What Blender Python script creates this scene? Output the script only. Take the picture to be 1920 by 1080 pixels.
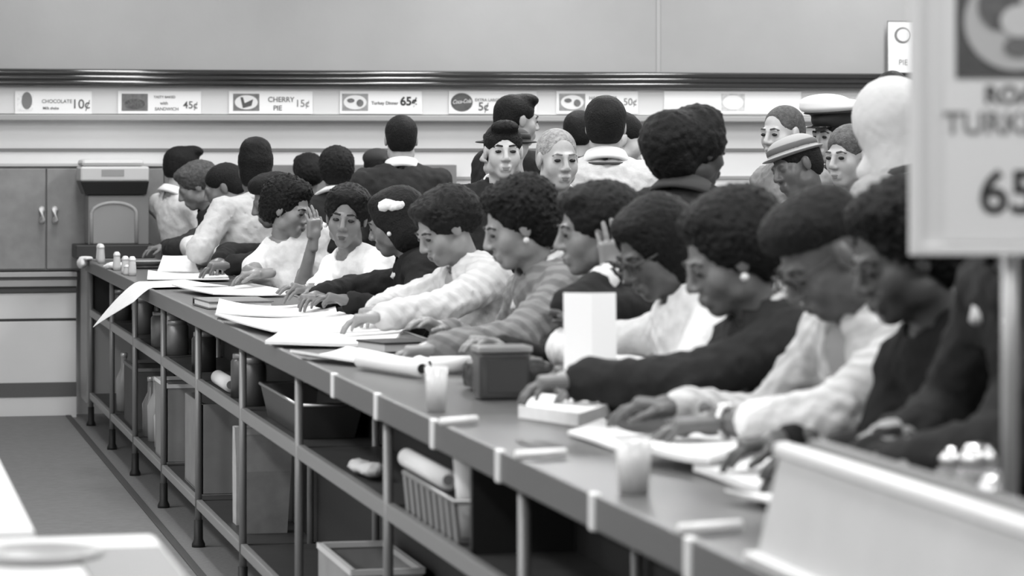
import bpy, math, random
import numpy as np
from mathutils import Vector, Matrix

random.seed(7)
rng = np.random.default_rng(7)
for o in list(bpy.data.objects):
    bpy.data.objects.remove(o, do_unlink=True)
scene = bpy.context.scene
col = scene.collection

# ------------------------------------------------------------------ camera
FPX = 5600.0                       # focal length in pixels of a 1920 wide frame
THETA = math.atan(1250.0 / FPX)    # camera turned right of the counter's direction (+Y)
CAM_H = 1.55
HORIZON = 278.0
cam_d = bpy.data.cameras.new('camera')
cam = bpy.data.objects.new('camera', cam_d)
col.objects.link(cam)
cam.location = (0, 0, CAM_H)
cam.rotation_euler = (math.pi / 2, 0, -THETA)
cam_d.sensor_width = 36.0
cam_d.lens = FPX / 1920 * 36.0
cam_d.shift_y = -(540.0 - HORIZON) / 1920.0
cam_d.clip_start = 0.05
cam_d.dof.use_dof = True
cam_d.dof.focus_distance = 12.5
cam_d.dof.aperture_fstop = (FPX / 1920 * 36.0) / 23.0   # a 23 mm wide aperture
scene.camera = cam

# ------------------------------------------------------------------ world, lights, exposure
w = bpy.data.worlds.new('world')
scene.world = w
w.use_nodes = True
w.node_tree.nodes['Background'].inputs[0].default_value = (1, 1, 1, 1)
w.node_tree.nodes['Background'].inputs[1].default_value = 0.13
scene.view_settings.view_transform = 'Standard'
scene.view_settings.look = 'None'
scene.view_settings.gamma = 1.0
scene.view_settings.use_curve_mapping = False
scene.view_settings.exposure = -0.14

def area_light(x, y, z, sx, sy, watt):
    l = bpy.data.lights.new('ceiling_and_fill_lamp', 'AREA')
    l.shape = 'RECTANGLE'; l.size = sx; l.size_y = sy; l.energy = watt
    o = bpy.data.objects.new('ceiling_and_fill_lamp', l)
    o.location = (x, y, z)
    col.objects.link(o)
    return o
for lx in (-3.6, -1.1, 1.35, 3.85, 6.2):  # leftmost row is added fill, brightening the shelves and the faces
    for ly in (2.5, 5.5, 8.5, 11.5, 14.3, 16.3):
        if lx < 0 and ly > 12: continue
        area_light(lx, ly, 3.55, 0.5, 1.3, (50 if lx > -3 else 78) * (.72 if lx < 3 and ly > 12 else 1.15 if lx > 6 and ly > 12 else 1))

# ------------------------------------------------------------------ helpers
F = np.array([math.sin(THETA), math.cos(THETA), 0.0])
R = np.array([math.cos(THETA), -math.sin(THETA), 0.0])
CAMP = np.array([0, 0, CAM_H])
def at(u, v, X=None, Y=None, Z=None, D=None):
    """world point seen at pixel (u, v) of the photograph on a plane X, Y, Z or at depth D"""
    d = F + R * ((u - 960.0) / FPX) + np.array([0, 0, 1.0]) * ((HORIZON - v) / FPX)
    if D is not None: t = D
    elif X is not None: t = X / d[0]
    elif Y is not None: t = Y / d[1]
    else: t = (Z - CAM_H) / d[2]
    return CAMP + d * t

def lin(level):
    c = level / 255.0
    return c / 12.92 if c <= 0.04045 else ((c + 0.055) / 1.055) ** 2.4

MATS = {}
def mat(kind, level, rough=0.6, metal=0.0, bump=0.0, bscale=60.0, var=0.0, vscale=20.0, spec=0.5, wave=None):
    """grey procedural material; level = sRGB grey of the surface itself"""
    key = (kind, level, rough, metal, bump, bscale, var, vscale, spec, wave)
    if key in MATS: return MATS[key]
    m = bpy.data.materials.new('%s_%d' % (kind, level))
    m.use_nodes = True
    nt = m.node_tree
    b = nt.nodes['Principled BSDF']
    g = lin(level)
    b.inputs['Base Color'].default_value = (g, g, g, 1)
    b.inputs['Roughness'].default_value = rough
    b.inputs['Metallic'].default_value = metal
    b.inputs['Specular IOR Level'].default_value = spec
    tc = nt.nodes.new('ShaderNodeTexCoord')
    if var > 0 or wave:
        if wave:
            n = nt.nodes.new('ShaderNodeTexWave'); n.inputs['Scale'].default_value = vscale
            n.bands_direction = wave
            n.inputs['Distortion'].default_value = 1.5
        else:
            n = nt.nodes.new('ShaderNodeTexNoise'); n.inputs['Scale'].default_value = vscale
            n.inputs['Detail'].default_value = 6
        nt.links.new(tc.outputs['Object'], n.inputs['Vector'])
        r = nt.nodes.new('ShaderNodeValToRGB')
        lo, hi = max(0, g * (1 - var)), min(1, g * (1 + var))
        r.color_ramp.elements[0].position = 0.3; r.color_ramp.elements[1].position = 0.7
        r.color_ramp.elements[0].color = (lo, lo, lo, 1)
        r.color_ramp.elements[1].color = (hi, hi, hi, 1)
        nt.links.new(n.outputs['Fac'], r.inputs['Fac'])
        nt.links.new(r.outputs['Color'], b.inputs['Base Color'])
    if bump > 0:
        n2 = nt.nodes.new('ShaderNodeTexNoise'); n2.inputs['Scale'].default_value = bscale
        n2.inputs['Detail'].default_value = 4
        nt.links.new(tc.outputs['Object'], n2.inputs['Vector'])
        bp = nt.nodes.new('ShaderNodeBump'); bp.inputs['Strength'].default_value = bump
        bp.inputs['Distance'].default_value = 0.01
        nt.links.new(n2.outputs['Fac'], bp.inputs['Height'])
        nt.links.new(bp.outputs['Normal'], b.inputs['Normal'])
    MATS[key] = m
    return m
def glass_mat():
    if 'glass' in MATS: return MATS['glass']
    m = bpy.data.materials.new('clear_glass'); m.use_nodes = True
    b = m.node_tree.nodes['Principled BSDF']
    b.inputs['Base Color'].default_value = (.95, .95, .95, 1)
    b.inputs['Roughness'].default_value = 0.08
    b.inputs['Transmission Weight'].default_value = 0.75
    b.inputs['IOR'].default_value = 1.3
    MATS['glass'] = m
    return m

def link(name, me, parent=None, m=None):
    o = bpy.data.objects.new(name, me)
    col.objects.link(o)
    if m is not None and me is not None and not me.materials: me.materials.append(m)
    if parent is not None:
        o.parent = parent
        o.matrix_parent_inverse = Matrix.Translation(parent.location).inverted()
    return o
def tag(o, label=None, cat=None, group=None, kind=None):
    if label: o['label'] = label
    if cat: o['category'] = cat
    if group: o['group'] = group
    if kind: o['kind'] = kind
    return o
def thing(name, loc, label, cat, group=None):
    o = bpy.data.objects.new(name, None)
    o.empty_display_size = 0.1
    col.objects.link(o)
    o.location = tuple(float(c) for c in loc)
    return tag(o, label, cat, group)
def struct(o): o['kind'] = 'structure'; return o

class MB:
    """collects simple shapes (world coordinates) into one mesh"""
    def __init__(s): s.v = []; s.f = []
    def add(s, vs, fs):
        n = len(s.v); s.v += [tuple(map(float, p)) for p in vs]; s.f += [tuple(i + n for i in f) for f in fs]; return s
    def box(s, x0, x1, y0, y1, z0, z1, rot=0.0, cen=None):
        vs = [(x, y, z) for x in (x0, x1) for y in (y0, y1) for z in (z0, z1)]
        if rot:
            cx, cy = cen if cen else ((x0 + x1) / 2, (y0 + y1) / 2)
            c, sn = math.cos(rot), math.sin(rot)
            vs = [(cx + (x - cx) * c - (y - cy) * sn, cy + (x - cx) * sn + (y - cy) * c, z) for x, y, z in vs]
        return s.add(vs, [(0, 1, 3, 2), (4, 6, 7, 5), (0, 4, 5, 1), (2, 3, 7, 6), (0, 2, 6, 4), (1, 5, 7, 3)])
    def tube(s, pts, r, n=10, closed=False):
        pts = [Vector(p) for p in pts]; rs = r if isinstance(r, (list, tuple)) else [r] * len(pts)
        m = len(pts); vs = []
        up = Vector((0.13, 0.21, 0.97))
        for i, p in enumerate(pts):
            a = pts[(i - 1) % m] if (i or closed) else p
            b = pts[(i + 1) % m] if (i < m - 1 or closed) else p
            t = (b - a).normalized()
            x = t.cross(up)
            if x.length < .05: x = t.cross(Vector((1, 0, 0)))
            x.normalize(); y = t.cross(x)
            for k in range(n):
                an = 2 * math.pi * k / n
                vs.append(p + (x * math.cos(an) + y * math.sin(an)) * rs[i])
        fs = []
        for i in range(m if closed else m - 1):
            for k in range(n):
                j = (i + 1) % m
                fs.append((i * n + k, i * n + (k + 1) % n, j * n + (k + 1) % n, j * n + k))
        if not closed:
            fs.append(tuple(range(n - 1, -1, -1))); fs.append(tuple((m - 1) * n + k for k in range(n)))
        return s.add(vs, fs)
    def lathe(s, c, prof, n=20):
        vs = []; cx, cy, cz = c
        for r, z in prof:
            for k in range(n):
                a = 2 * math.pi * k / n
                vs.append((cx + r * math.cos(a), cy + r * math.sin(a), cz + z))
        fs = []
        for i in range(len(prof) - 1):
            for k in range(n):
                fs.append((i * n + k, i * n + (k + 1) % n, (i + 1) * n + (k + 1) % n, (i + 1) * n + k))
        fs.append(tuple(range(n - 1, -1, -1))); fs.append(tuple((len(prof) - 1) * n + k for k in range(n)))
        return s.add(vs, fs)
    def build(s, name, m, parent=None, bevel=0.0, smooth=False):
        me = bpy.data.meshes.new(name)
        me.from_pydata(s.v, [], s.f); me.update()
        if smooth:
            me.polygons.foreach_set('use_smooth', [True] * len(me.polygons))
        o = link(name, me, parent, m)
        if bevel:
            b = o.modifiers.new('bevel', 'BEVEL'); b.width = bevel; b.segments = 2; b.limit_method = 'ANGLE'
        return o
def box(name, m, parent, x0, x1, y0, y1, z0, z1, bevel=0.0, rot=0.0, cen=None):
    return MB().box(x0, x1, y0, y1, z0, z1, rot, cen).build(name, m, parent, bevel)

def text_mesh(name, s, size, m, parent, origin, xdir, ydir, align='LEFT', bold=0.0, shear=0.0, sx=1.0):
    c = bpy.data.curves.new('lettering', 'FONT')
    c.body = s; c.size = size; c.align_x = align; c.extrude = 0.0006; c.offset = bold; c.shear = shear
    o = bpy.data.objects.new('lettering', c); col.objects.link(o)
    dg = bpy.context.evaluated_depsgraph_get()
    me = bpy.data.meshes.new_from_object(o.evaluated_get(dg))
    bpy.data.objects.remove(o, do_unlink=True)
    x = Vector(xdir).normalized(); y = Vector(ydir).normalized(); z = x.cross(y)
    M = Matrix(((x.x * sx, y.x, z.x, origin[0]), (x.y * sx, y.y, z.y, origin[1]), (x.z * sx, y.z, z.z, origin[2]), (0, 0, 0, 1)))
    me.transform(M)
    me.materials.clear()
    return link(name, me, parent, m)

# ------------------------------------------------------------------ implicit surfaces for bodies, hair and clothes
def cap(a, b, ra, rb=None, k=0.02, sub=False):
    return ('cap', np.array(a, float), np.array(b, float), ra, ra if rb is None else rb, k, sub)
def ell(c, r, M=None, k=0.02, sub=False):
    return ('ell', np.array(c, float), np.array(r, float), M, k, sub)
def rbox(c, h, r, M=None, k=0.01, sub=False):
    return ('box', np.array(c, float), np.array(h, float), r, M, k, sub)
def prim_bounds(p):
    if p[0] == 'cap':
        m = max(p[3], p[4]); return np.minimum(p[1], p[2]) - m, np.maximum(p[1], p[2]) + m
    if p[0] == 'ell':
        e = p[2] if p[3] is None else np.sqrt(((p[3] * p[2][None, :]) ** 2).sum(1))
        return p[1] - e, p[1] + e
    e = p[2] + p[3]
    if p[4] is not None: e = (np.abs(p[4]) * e[None, :]).sum(1)
    return p[1] - e, p[1] + e
def prim_eval(p, X, Y, Z):
    if p[0] == 'cap':
        a, b = p[1], p[2]; ba = b - a; L = ba.dot(ba) + 1e-9
        t = np.clip(((X - a[0]) * ba[0] + (Y - a[1]) * ba[1] + (Z - a[2]) * ba[2]) / L, 0, 1)
        dx, dy, dz = X - a[0] - t * ba[0], Y - a[1] - t * ba[1], Z - a[2] - t * ba[2]
        return np.sqrt(dx * dx + dy * dy + dz * dz) - (p[3] + (p[4] - p[3]) * t)
    M = p[3] if p[0] == 'ell' else p[4]
    x, y, z = X - p[1][0], Y - p[1][1], Z - p[1][2]
    if M is not None:
        x, y, z = (M[0, 0] * x + M[1, 0] * y + M[2, 0] * z, M[0, 1] * x + M[1, 1] * y + M[2, 1] * z, M[0, 2] * x + M[1, 2] * y + M[2, 2] * z)
    if p[0] == 'ell':
        r = p[2]
        k0 = np.sqrt((x / r[0]) ** 2 + (y / r[1]) ** 2 + (z / r[2]) ** 2)
        k1 = np.sqrt((x / r[0] ** 2) ** 2 + (y / r[1] ** 2) ** 2 + (z / r[2] ** 2) ** 2) + 1e-9
        return k0 * (k0 - 1) / k1
    h = p[2]
    qx, qy, qz = np.abs(x) - h[0], np.abs(y) - h[1], np.abs(z) - h[2]
    return np.sqrt(np.maximum(qx, 0) ** 2 + np.maximum(qy, 0) ** 2 + np.maximum(qz, 0) ** 2) + np.minimum(np.maximum(qx, np.maximum(qy, qz)), 0) - p[3]

def sdf_mesh(prims, h, noise=None, lo=None, hi=None):
    """smooth union of the shapes, meshed with surface nets; returns verts, quads"""
    adds = [p for p in prims if not p[-1]]
    bl = np.min([prim_bounds(p)[0] for p in adds], 0); bh = np.max([prim_bounds(p)[1] for p in adds], 0)
    if lo is not None: bl = np.maximum(bl, lo)
    if hi is not None: bh = np.minimum(bh, hi)
    mg = 3 * h + (noise[0] * 1.5 if noise else 0)
    bl = bl - mg; bh = bh + mg
    n = np.maximum(np.ceil((bh - bl) / h).astype(int) + 1, 4)
    ax = [bl[i] + h * np.arange(n[i]) for i in range(3)]
    d = np.full(n, 0.5, np.float32)
    for p in prims:
        k, sub = p[-2], p[-1]
        a, b = prim_bounds(p)
        e = k + 3 * h + 0.01
        s = []
        for i in range(3):
            i0 = max(0, int((a[i] - e - bl[i]) / h)); i1 = min(n[i], int((b[i] + e - bl[i]) / h) + 2)
            s.append(slice(i0, i1))
        if any(q.stop <= q.start for q in s): continue
        X = ax[0][s[0]][:, None, None]; Y = ax[1][s[1]][None, :, None]; Z = ax[2][s[2]][None, None, :]
        q = prim_eval(p, X, Y, Z)
        c = d[s[0], s[1], s[2]]
        if not sub:
            hh = np.clip(0.5 + 0.5 * (c - q) / k, 0, 1)
            d[s[0], s[1], s[2]] = c + (q - c) * hh - k * hh * (1 - hh)
        else:
            q = -q
            hh = np.clip(0.5 - 0.5 * (c - q) / k, 0, 1)
            d[s[0], s[1], s[2]] = c + (q - c) * hh + k * hh * (1 - hh)
    if noise:
        amp, wl, ph = noise[:3]
        X = ax[0][:, None, None]; Y = ax[1][None, :, None]; Z = ax[2][None, None, :]
        w1 = 2 * math.pi / wl
        nz = np.sin(w1 * X + ph + 1.7 * np.sin(w1 * .6 * Z)) * np.sin(w1 * 1.1 * Y + 2.1 * ph + 1.3 * np.sin(w1 * .7 * X)) * np.sin(w1 * .9 * Z + 3.3 * ph + 1.5 * np.sin(w1 * .5 * Y))
        w2 = w1 * 2.1
        nz = nz + 0.5 * np.sin(w2 * X + 1 + ph) * np.sin(w2 * Y + 2) * np.sin(w2 * Z + 3 * ph)
        d += (amp * nz).astype(np.float32)
    d[0] = d[-1] = 0.5; d[:, 0] = d[:, -1] = 0.5; d[:, :, 0] = d[:, :, -1] = 0.5
    s = d < 0
    cnt = np.zeros(n - 1, np.int8)
    for i in (0, 1):
        for j in (0, 1):
            for k in (0, 1):
                cnt += s[i:n[0] - 1 + i, j:n[1] - 1 + j, k:n[2] - 1 + k]
    act = (cnt > 0) & (cnt < 8)
    ci = np.argwhere(act)
    idx = np.full(act.shape, -1, np.int64)
    idx[act] = np.arange(len(ci))
    acc = np.zeros((len(ci), 3)); num = np.zeros(len(ci))
    C = {}
    for i in (0, 1):
        for j in (0, 1):
            for k in (0, 1):
                C[i, j, k] = d[ci[:, 0] + i, ci[:, 1] + j, ci[:, 2] + k].astype(float)
    for a in C:
        for dim in range(3):
            if a[dim]: continue
            b = list(a); b[dim] = 1; b = tuple(b)
            va, vb = C[a], C[b]
            x = (va < 0) != (vb < 0)
            t = np.where(x, va / np.where(x, va - vb, 1), 0)
            pt = np.tile(np.array(a, float), (len(ci), 1)); pt[:, dim] = t
            acc += pt * x[:, None]; num += x
    V = bl + h * (ci + acc / num[:, None])
    Q = []
    for dim in range(3):
        u, v2 = (dim + 1) % 3, (dim + 2) % 3
        sl0 = [slice(1, -1)] * 3; sl1 = [slice(1, -1)] * 3
        sl0[dim] = slice(0, -1); sl1[dim] = slice(1, None)
        A = s[tuple(sl0)]; B = s[tuple(sl1)]
        e = np.argwhere(A != B)
        if not len(e): continue
        flip = A[tuple(e.T)]
        g = e.copy(); g[:, u] += 1; g[:, v2] += 1
        def cell(du, dv):
            q = g.copy(); q[:, u] += du; q[:, v2] += dv
            return idx[q[:, 0], q[:, 1], q[:, 2]]
        q = np.stack([cell(-1, -1), cell(0, -1), cell(0, 0), cell(-1, 0)], 1)
        q[~flip] = q[~flip][:, ::-1]
        Q.append(q)
    return V, np.concatenate(Q)
def join(parts):
    V = []; Q = []; n = 0
    for v, q in parts:
        V.append(v); Q.append(q + n); n += len(v)
    return np.concatenate(V), np.concatenate(Q)
def relax(V, Q, it=1, f=0.5):
    for _ in range(it):
        a = np.zeros_like(V); c = np.zeros(len(V))
        for i in range(4):
            j = Q[:, (i + 1) % 4]
            np.add.at(a, Q[:, i], V[j]); np.add.at(c, Q[:, i], 1)
            np.add.at(a, j, V[Q[:, i]]); np.add.at(c, j, 1)
        V = V * (1 - f) + f * a / np.maximum(c, 1)[:, None]
    return V
def np_mesh(name, VQ, m, parent, M=None, t=None):
    V, Q = VQ
    if M is not None: V = V @ np.array(M).T
    if t is not None: V = V + np.array(t)
    me = bpy.data.meshes.new(name)
    me.vertices.add(len(V)); me.vertices.foreach_set('co', V.astype(np.float32).ravel())
    me.loops.add(len(Q) * 4); me.loops.foreach_set('vertex_index', Q.astype(np.int32).ravel())
    me.polygons.add(len(Q)); me.polygons.foreach_set('loop_start', np.arange(len(Q), dtype=np.int32) * 4)
    me.polygons.foreach_set('use_smooth', np.ones(len(Q), bool))
    me.update(calc_edges=True)
    return link(name, me, parent, m)

# ================================================================== THE SETTING
WY = 17.55                          # far wall
def wx(u, y=WY): return float(at(u, 300, Y=y)[0])
def wz(v, u=400, y=WY): return float(at(u, v, Y=y)[2])

M_white = mat('painted_panel', 226, 0.45, var=0.03, vscale=3)
M_upper = mat('upper_panel', 160, 0.6, var=0.05, vscale=2.0, bump=0.05, bscale=40)
M_cab = mat('cabinet_laminate', 138, 0.5, var=0.10, vscale=14)
M_dark = mat('dark_trim', 62, 0.35)
M_mid = mat('grey_trim', 112, 0.5)
M_floor = mat('terrazzo_floor', 128, 0.55, var=0.14, vscale=60)
M_mat = mat('rubber_mat', 112, 0.8, var=0.08, vscale=25, bump=0.1, bscale=90)
M_chrome = mat('chrome', 205, 0.28, metal=1.0)
M_steel = mat('brushed_steel', 175, 0.42, metal=0.85)
M_black = mat('black_paint', 34, 0.5)

struct(box('floor', M_floor, None, -6, 11, -1.5, WY + .2, -0.10, 0.0))
wall = struct(box('wall_back', M_white, None, -6, 11, WY, WY + .15, 0.0, 4.0))
struct(box('wall_right', M_white, None, 10.9, 11.05, -1.5, WY, 0, 4.0))
struct(box('wall_left', M_white, None, -6.05, -5.9, -1.5, WY, 0, 4.0))
struct(box('ceiling', mat('ceiling_paint', 225, .8), None, -6, 11, -1.5, WY + .2, 4.0, 4.1))

# upper wall panels with an upright seam
z_rt, z_rb = wz(133), wz(162)
sx = wx(1232)
for a, b in ((-5.9, sx), (sx, 10.8)):
    p = box('upper_panel', M_upper, wall, a + .004, b - .004, WY - .03, WY, z_rt, 3.99, 0.003)
box('seam_strip', mat('seam_strip', 165, .5), wall, sx - .012, sx + .012, WY - .036, WY - .02, z_rt, 3.99, 0.003)
# ridged dark rail
rail = struct(box('trim_1', M_dark, None, -5.9, 10.8, WY - .07, WY, z_rb, z_rt, 0.004))
rail['label'] = 'long dark ridged metal rail running across the far wall'
hh = (z_rt - z_rb)
for i in range(3):
    zc = z_rb + hh * (i + .5) / 3
    MB().tube([(-5.9, WY - .062, zc), (10.8, WY - .062, zc)], hh * .23, 16).build('rail_ridge', mat('rail_enamel', 48, .12, spec=1.0), rail, smooth=True)
# sloping light band that carries the placards, ledge below it
z_sb = wz(214); z_lb = wz(227)
box('placard_band', mat('placard_band', 214, .5), wall, -5.9, 10.8, WY - .03, WY, z_sb, z_rb)
struct(tag(box('trim_2', mat('ledge', 165, .5), None, -5.9, 10.8, WY - .10, WY, z_lb, z_sb - .005, .006)))
for v, nm, lvl, dep in ((281, 'wall_groove', 120, .012), (335, 'wall_groove', 150, .012)):
    zc = wz(v, 400)
    box(nm, mat('groove', lvl, .6), wall, -5.9 if v == 281 else wx(850), 10.8, WY - dep, WY, zc - .009, zc + .009)
# back bar below: cabinet with doors on the left, darker board to its right
zt, zb = wz(312, 60), wz(505, 60)
cabt = thing('wall_cabinet', (wx(60), WY - .15, zb), 'grey double-door wall cabinet with two white pulls at far left', 'cabinet')
x_end = wx(300)
box('body', M_cab, cabt, -1.2, x_end, WY - .20, WY, zb, zt, .004)
xs = [-1.2, -.55, wx(-190) if wx(-190) > -.5 else -.2, wx(82), wx(300)]
xs = [wx(82) - 1.1, wx(82) - .55, wx(82), wx(300)]
for i in range(3):
    dr = box('door', M_cab, cabt, xs[i] + .004, xs[i + 1] - .004, WY - .222, WY - .20, zb + .01, zt - .012, .004)
    if i == 1: hx = wx(74)
    elif i == 2: hx = wx(98)
    else: continue
    zc = wz(403, 85)
    MB().tube([(hx, WY - .222, zc + .04), (hx, WY - .25, zc + .032), (hx, WY - .25, zc - .02), (hx, WY - .222, zc - .032)], .017, 10).build('handle', mat('white_pull', 240, .4), dr, smooth=True)
box('cabinet_top', mat('cabinet_top', 190, .5), cabt, -1.2, x_end, WY - .22, WY, zt, zt + .018, .003)
board = struct(box('trim_3', mat('dark_board', 122, .6, var=.1, vscale=10), None, x_end + .004, wx(845), WY - .18, WY, wz(420), wz(309, 600), .004))
# low back wall: ledges, white panels, dark kick band
for i, (va, vb, lvl, dep) in enumerate(((507, 516, 175, .26), (516, 522, 95, .24), (522, 534, 165, .25), (534, 545, 85, .22))):
    o = box('ledge_band', mat('ledge_band', lvl, .45), wall, -5.9, 1.30 + .0, WY - dep, WY, wz(vb, 60), wz(va, 60), .003)
for va, vb in ((546, 594), (599, 713)):
    box('low_panel', M_white, wall, -5.9, 1.30, WY - .20, WY, wz(vb, 60), wz(va, 60), .003)
box('low_groove', mat('low_groove', 70, .6), wall, -5.9, 1.30, WY - .185, WY, wz(600, 60), wz(593, 60))
kick = struct(box('baseboard_back', mat('kick_band', 95, .5), None, -5.9, 1.30, WY - .205, WY, wz(739, 60), wz(713, 60)))
box('base_panel', M_white, wall, -5.9, 1.30, WY - .20, WY, 0.0, wz(739, 60))

# rubber mat in the service aisle
matr = thing('floor_mat', (.6, 11, 0), 'dark grey rubber mat lying in the service aisle', 'mat')
box('mat_sheet', M_mat, matr, .30, 1.235, 5.06, WY - .22, 0.0005, .014, .004)
box('mat_border', mat('mat_border', 62, .7), matr, 1.235, 1.268, 5.06, WY - .22, 0.0005, .016, .004)

# ================================================================== THE LUNCH COUNTER
XE = 1.31; XI = 1.85; ZT = .925; Y0 = 2.6; Y1 = 16.85
PY = [16.8, 15.45, 14.2, 12.9, 11.6, 10.27, 8.96, 7.44, 5.89, 4.53, 3.1]
ctr = thing('lunch_counter', ((XE + XI) / 2, 10, 0), 'long lunch counter with grey top and open steel shelving underneath', 'counter')
M_top = mat('counter_laminate', 92, 0.32, var=.06, vscale=30)
M_edge = mat('counter_edge', 112, 0.38, metal=.3)
box('counter_top', M_top, ctr, XE + .02, XI, Y0, Y1, ZT - .035, ZT, .004)
box('front_edge', M_edge, ctr, XE, XE + .02, Y0, Y1, ZT - .06, ZT + .004, .004)
MB().box(XI, XI + .018, Y0, Y1, ZT - .05, ZT + .003).build('back_edge', M_edge, ctr, .004)
box('customer_panel', mat('customer_panel', 40, .6), ctr, 1.60, 1.625, Y0, Y1, .04, ZT - .035)
box('end_panel', mat('end_panel', 165, .5), ctr, XE + .03, 1.60, Y1 - .03, Y1, .12, ZT - .30, .003)
box('end_panel', mat('end_panel', 40, .5), ctr, XE + .03, 1.60, Y1 - .03, Y1, ZT - .295, ZT - .04, .003)
M_post = mat('post_steel', 140, .4, metal=.3)
M_shelf = mat('shelf_steel', 78, .45, metal=.3, var=.1, vscale=12)
M_lip = mat('shelf_lip', 148, .45, metal=.2)
M_foot = mat('post_foot', 30, .6)
for i, y in enumerate(PY):
    MB().tube([(XE + .03, y, .10), (XE + .03, y, ZT - .05)], .0135, 10).build('post', M_post, ctr, smooth=True)
    MB().tube([(1.575, y, .10), (1.575, y, ZT - .05)], .0125, 8).build('rear_post', M_post, ctr, smooth=True)
    MB().lathe((XE + .03, y, 0.0), [(.026, 0), (.026, .012), (.018, .03), (.017, .105)], 12).build('foot', M_foot, ctr, smooth=True)
    MB().lathe((1.575, y, 0.0), [(.026, 0), (.026, .012), (.018, .03), (.017, .105)], 12).build('foot', M_foot, ctr, smooth=True)
ends = PY
for i in range(len(PY) - 1):
    a, b = PY[i + 1] + .018, PY[i] - .018
    if i < 8:
        box('middle_shelf', M_shelf, ctr, XE + .045, 1.598, a, b, .632, .645)
        box('shelf_lip', M_lip, ctr, XE + .02, XE + .044, a, b, .612, .655, .004)
    box('bottom_shelf', M_shelf, ctr, XE + .045, 1.598, a, b, .168, .18)
    box('shelf_lip', M_lip, ctr, XE + .02, XE + .044, a, b, .15, .186, .004)
# solid dark units under the near bays
box('divider', M_black, ctr, XE + .05, 1.595, 6.50, 6.52, .18, ZT - .06)
# chrome joint covers on the front edge
M_joint = mat('joint_cover', 240, .35)
for (u, v) in ((625, 706), (706, 748), (812, 797), (935, 850), (1112, 930), (1292, 1008)):
    y = float(at(u, v, X=XE)[1])
    MB().box(XE - .006, XE + .012, y - .016, y + .016, ZT - .062, ZT + .007).build('joint_cover', M_joint, ctr, .004)
for (u0, v0, u1, v1) in ((828, 791, 893, 786), (968, 853, 1060, 848), (1275, 992, 1388, 984)):
    a = at(u0, v0, Z=ZT + .012); b = at(u1, v1, Z=ZT + .012)
    MB().tube([a, b], .0095, 10).build('joint_bar', M_joint, ctr, smooth=True)

# menu placards on the wall band
M_card = mat('white_card', 240, .5)
M_ink = mat('dark_ink', 45, .6)
M_ink2 = mat('grey_ink', 125, .6)
def disc(name, m, parent, cx, cz, rx, rz, y, n=28):
    vs = [(cx + rx * math.cos(2 * math.pi * k / n), yy, cz + rz * math.sin(2 * math.pi * k / n)) for yy in (y, y + .0015) for k in range(n)]
    fs = [tuple(range(n)), tuple(range(2 * n - 1, n - 1, -1))] + [(k, k + n, (k + 1) % n + n, (k + 1) % n) for k in range(n)]
    return MB().add(vs, fs).build(name, m, parent)
def placard(u0, u1, label, pic, lines, price, pu=None, card=240):
    y = WY - .034
    x0, x1 = wx(u0, y), wx(u1, y)
    um = (u0 + u1) / 2
    zt, zb = wz(171, um, y), wz(213.5, um, y)
    t = thing('menu_placard', ((x0 + x1) / 2, y, zb), label, 'sign')
    box('card', mat('white_card', card, .5), t, x0, x1, y - .004, y, zb, zt, .001)
    yy = y - .0055
    if pic:
        ua, ub, kind = pic
        xa, xb = wx(ua, y), wx(ub, y); xm = (xa + xb) / 2
        za, zc = wz(208, um, y), wz(176, um, y); zm = (za + zc) / 2
        if kind == 'disc':
            disc('picture', mat('disc_print', 82, .5, var=.3, vscale=25), t, xm, zm, (xb - xa) / 2, (zc - za) / 2 * 1.08, yy)
            text_mesh('lettering', 'Coca-Cola', .034, mat('pale_ink', 205, .6), t, (xm, yy - .002, zm - .006), (1, 0, .08), (0, 0, 1), 'CENTER', .0006, .35, .78)
        else:
            box('picture', mat('picture_print', {'dark': 112, 'oval': 118, 'pale': 150, 'faint': 205, 'blot': 236}[kind], .5, var=.22, vscale=45), t, xa, xb, yy, yy + .0015, za, zc)
            r = (xb - xa) * .44; rz = (zc - za) * .42
            if kind in ('oval', 'pale', 'faint'):
                disc('plate_print', mat('plate_print', 225 if kind != 'faint' else 243, .5), t, xm, zm, r, rz, yy - .002)
                if kind == 'oval':
                    MB().add([(xm - .035, yy - .004, zm + .03), (xm - .02, yy - .004, zm + .03), (xm - .01, yy - .004, zm - .005), (xm + .04, yy - .004, zm + .018), (xm + .03, yy - .004, zm - .02), (xm - .02, yy - .004, zm - .034)], [(0, 1, 2, 3, 4, 5)]).build('food_print', mat('food_print', 80, .6), t)
                elif kind == 'pale':
                    disc('food_print', mat('food_print', 105, .6, var=.3, vscale=70), t, xm - r * .38, zm + rz * .25, r * .32, rz * .3, yy - .004)
                    disc('food_print', mat('food_print', 105, .6, var=.3, vscale=70), t, xm + r * .42, zm - rz * .1, r * .3, rz * .5, yy - .004)
            elif kind == 'dark':
                disc('food_print', mat('food_print', 88, .6, var=.45, vscale=70), t, xm, zm - rz * .2, r * .9, rz * .7, yy - .002)
            else:
                disc('food_print', mat('food_print', 120, .6), t, xm + .01, zm + .01, .03, .05, yy - .002)
    for (u, v, s, size, ink) in lines:
        text_mesh('lettering', s, size, ink, t, (wx(u, y), yy, wz(v, um, y)), (1, 0, 0), (0, 0, 1), 'LEFT', .0004)
    if price:
        u, v, s, size, ink, bold = price
        text_mesh('price', s, size, ink, t, (wx(u, y), yy, wz(v, um, y)), (1, 0, 0), (0, 0, 1), 'LEFT', bold)
    return t
placard(28, 172, 'wall placard above the cabinet doors, CHOCOLATE at 10 cents', (32, 62, 'blot'), [(78, 193, 'CHOCOLATE', .029, M_ink2), (80, 205, 'Milk shake', .022, M_ink2)], (134, 203, '10¢', .075, mat('dark_ink', 95, .6), .0006))
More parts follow.
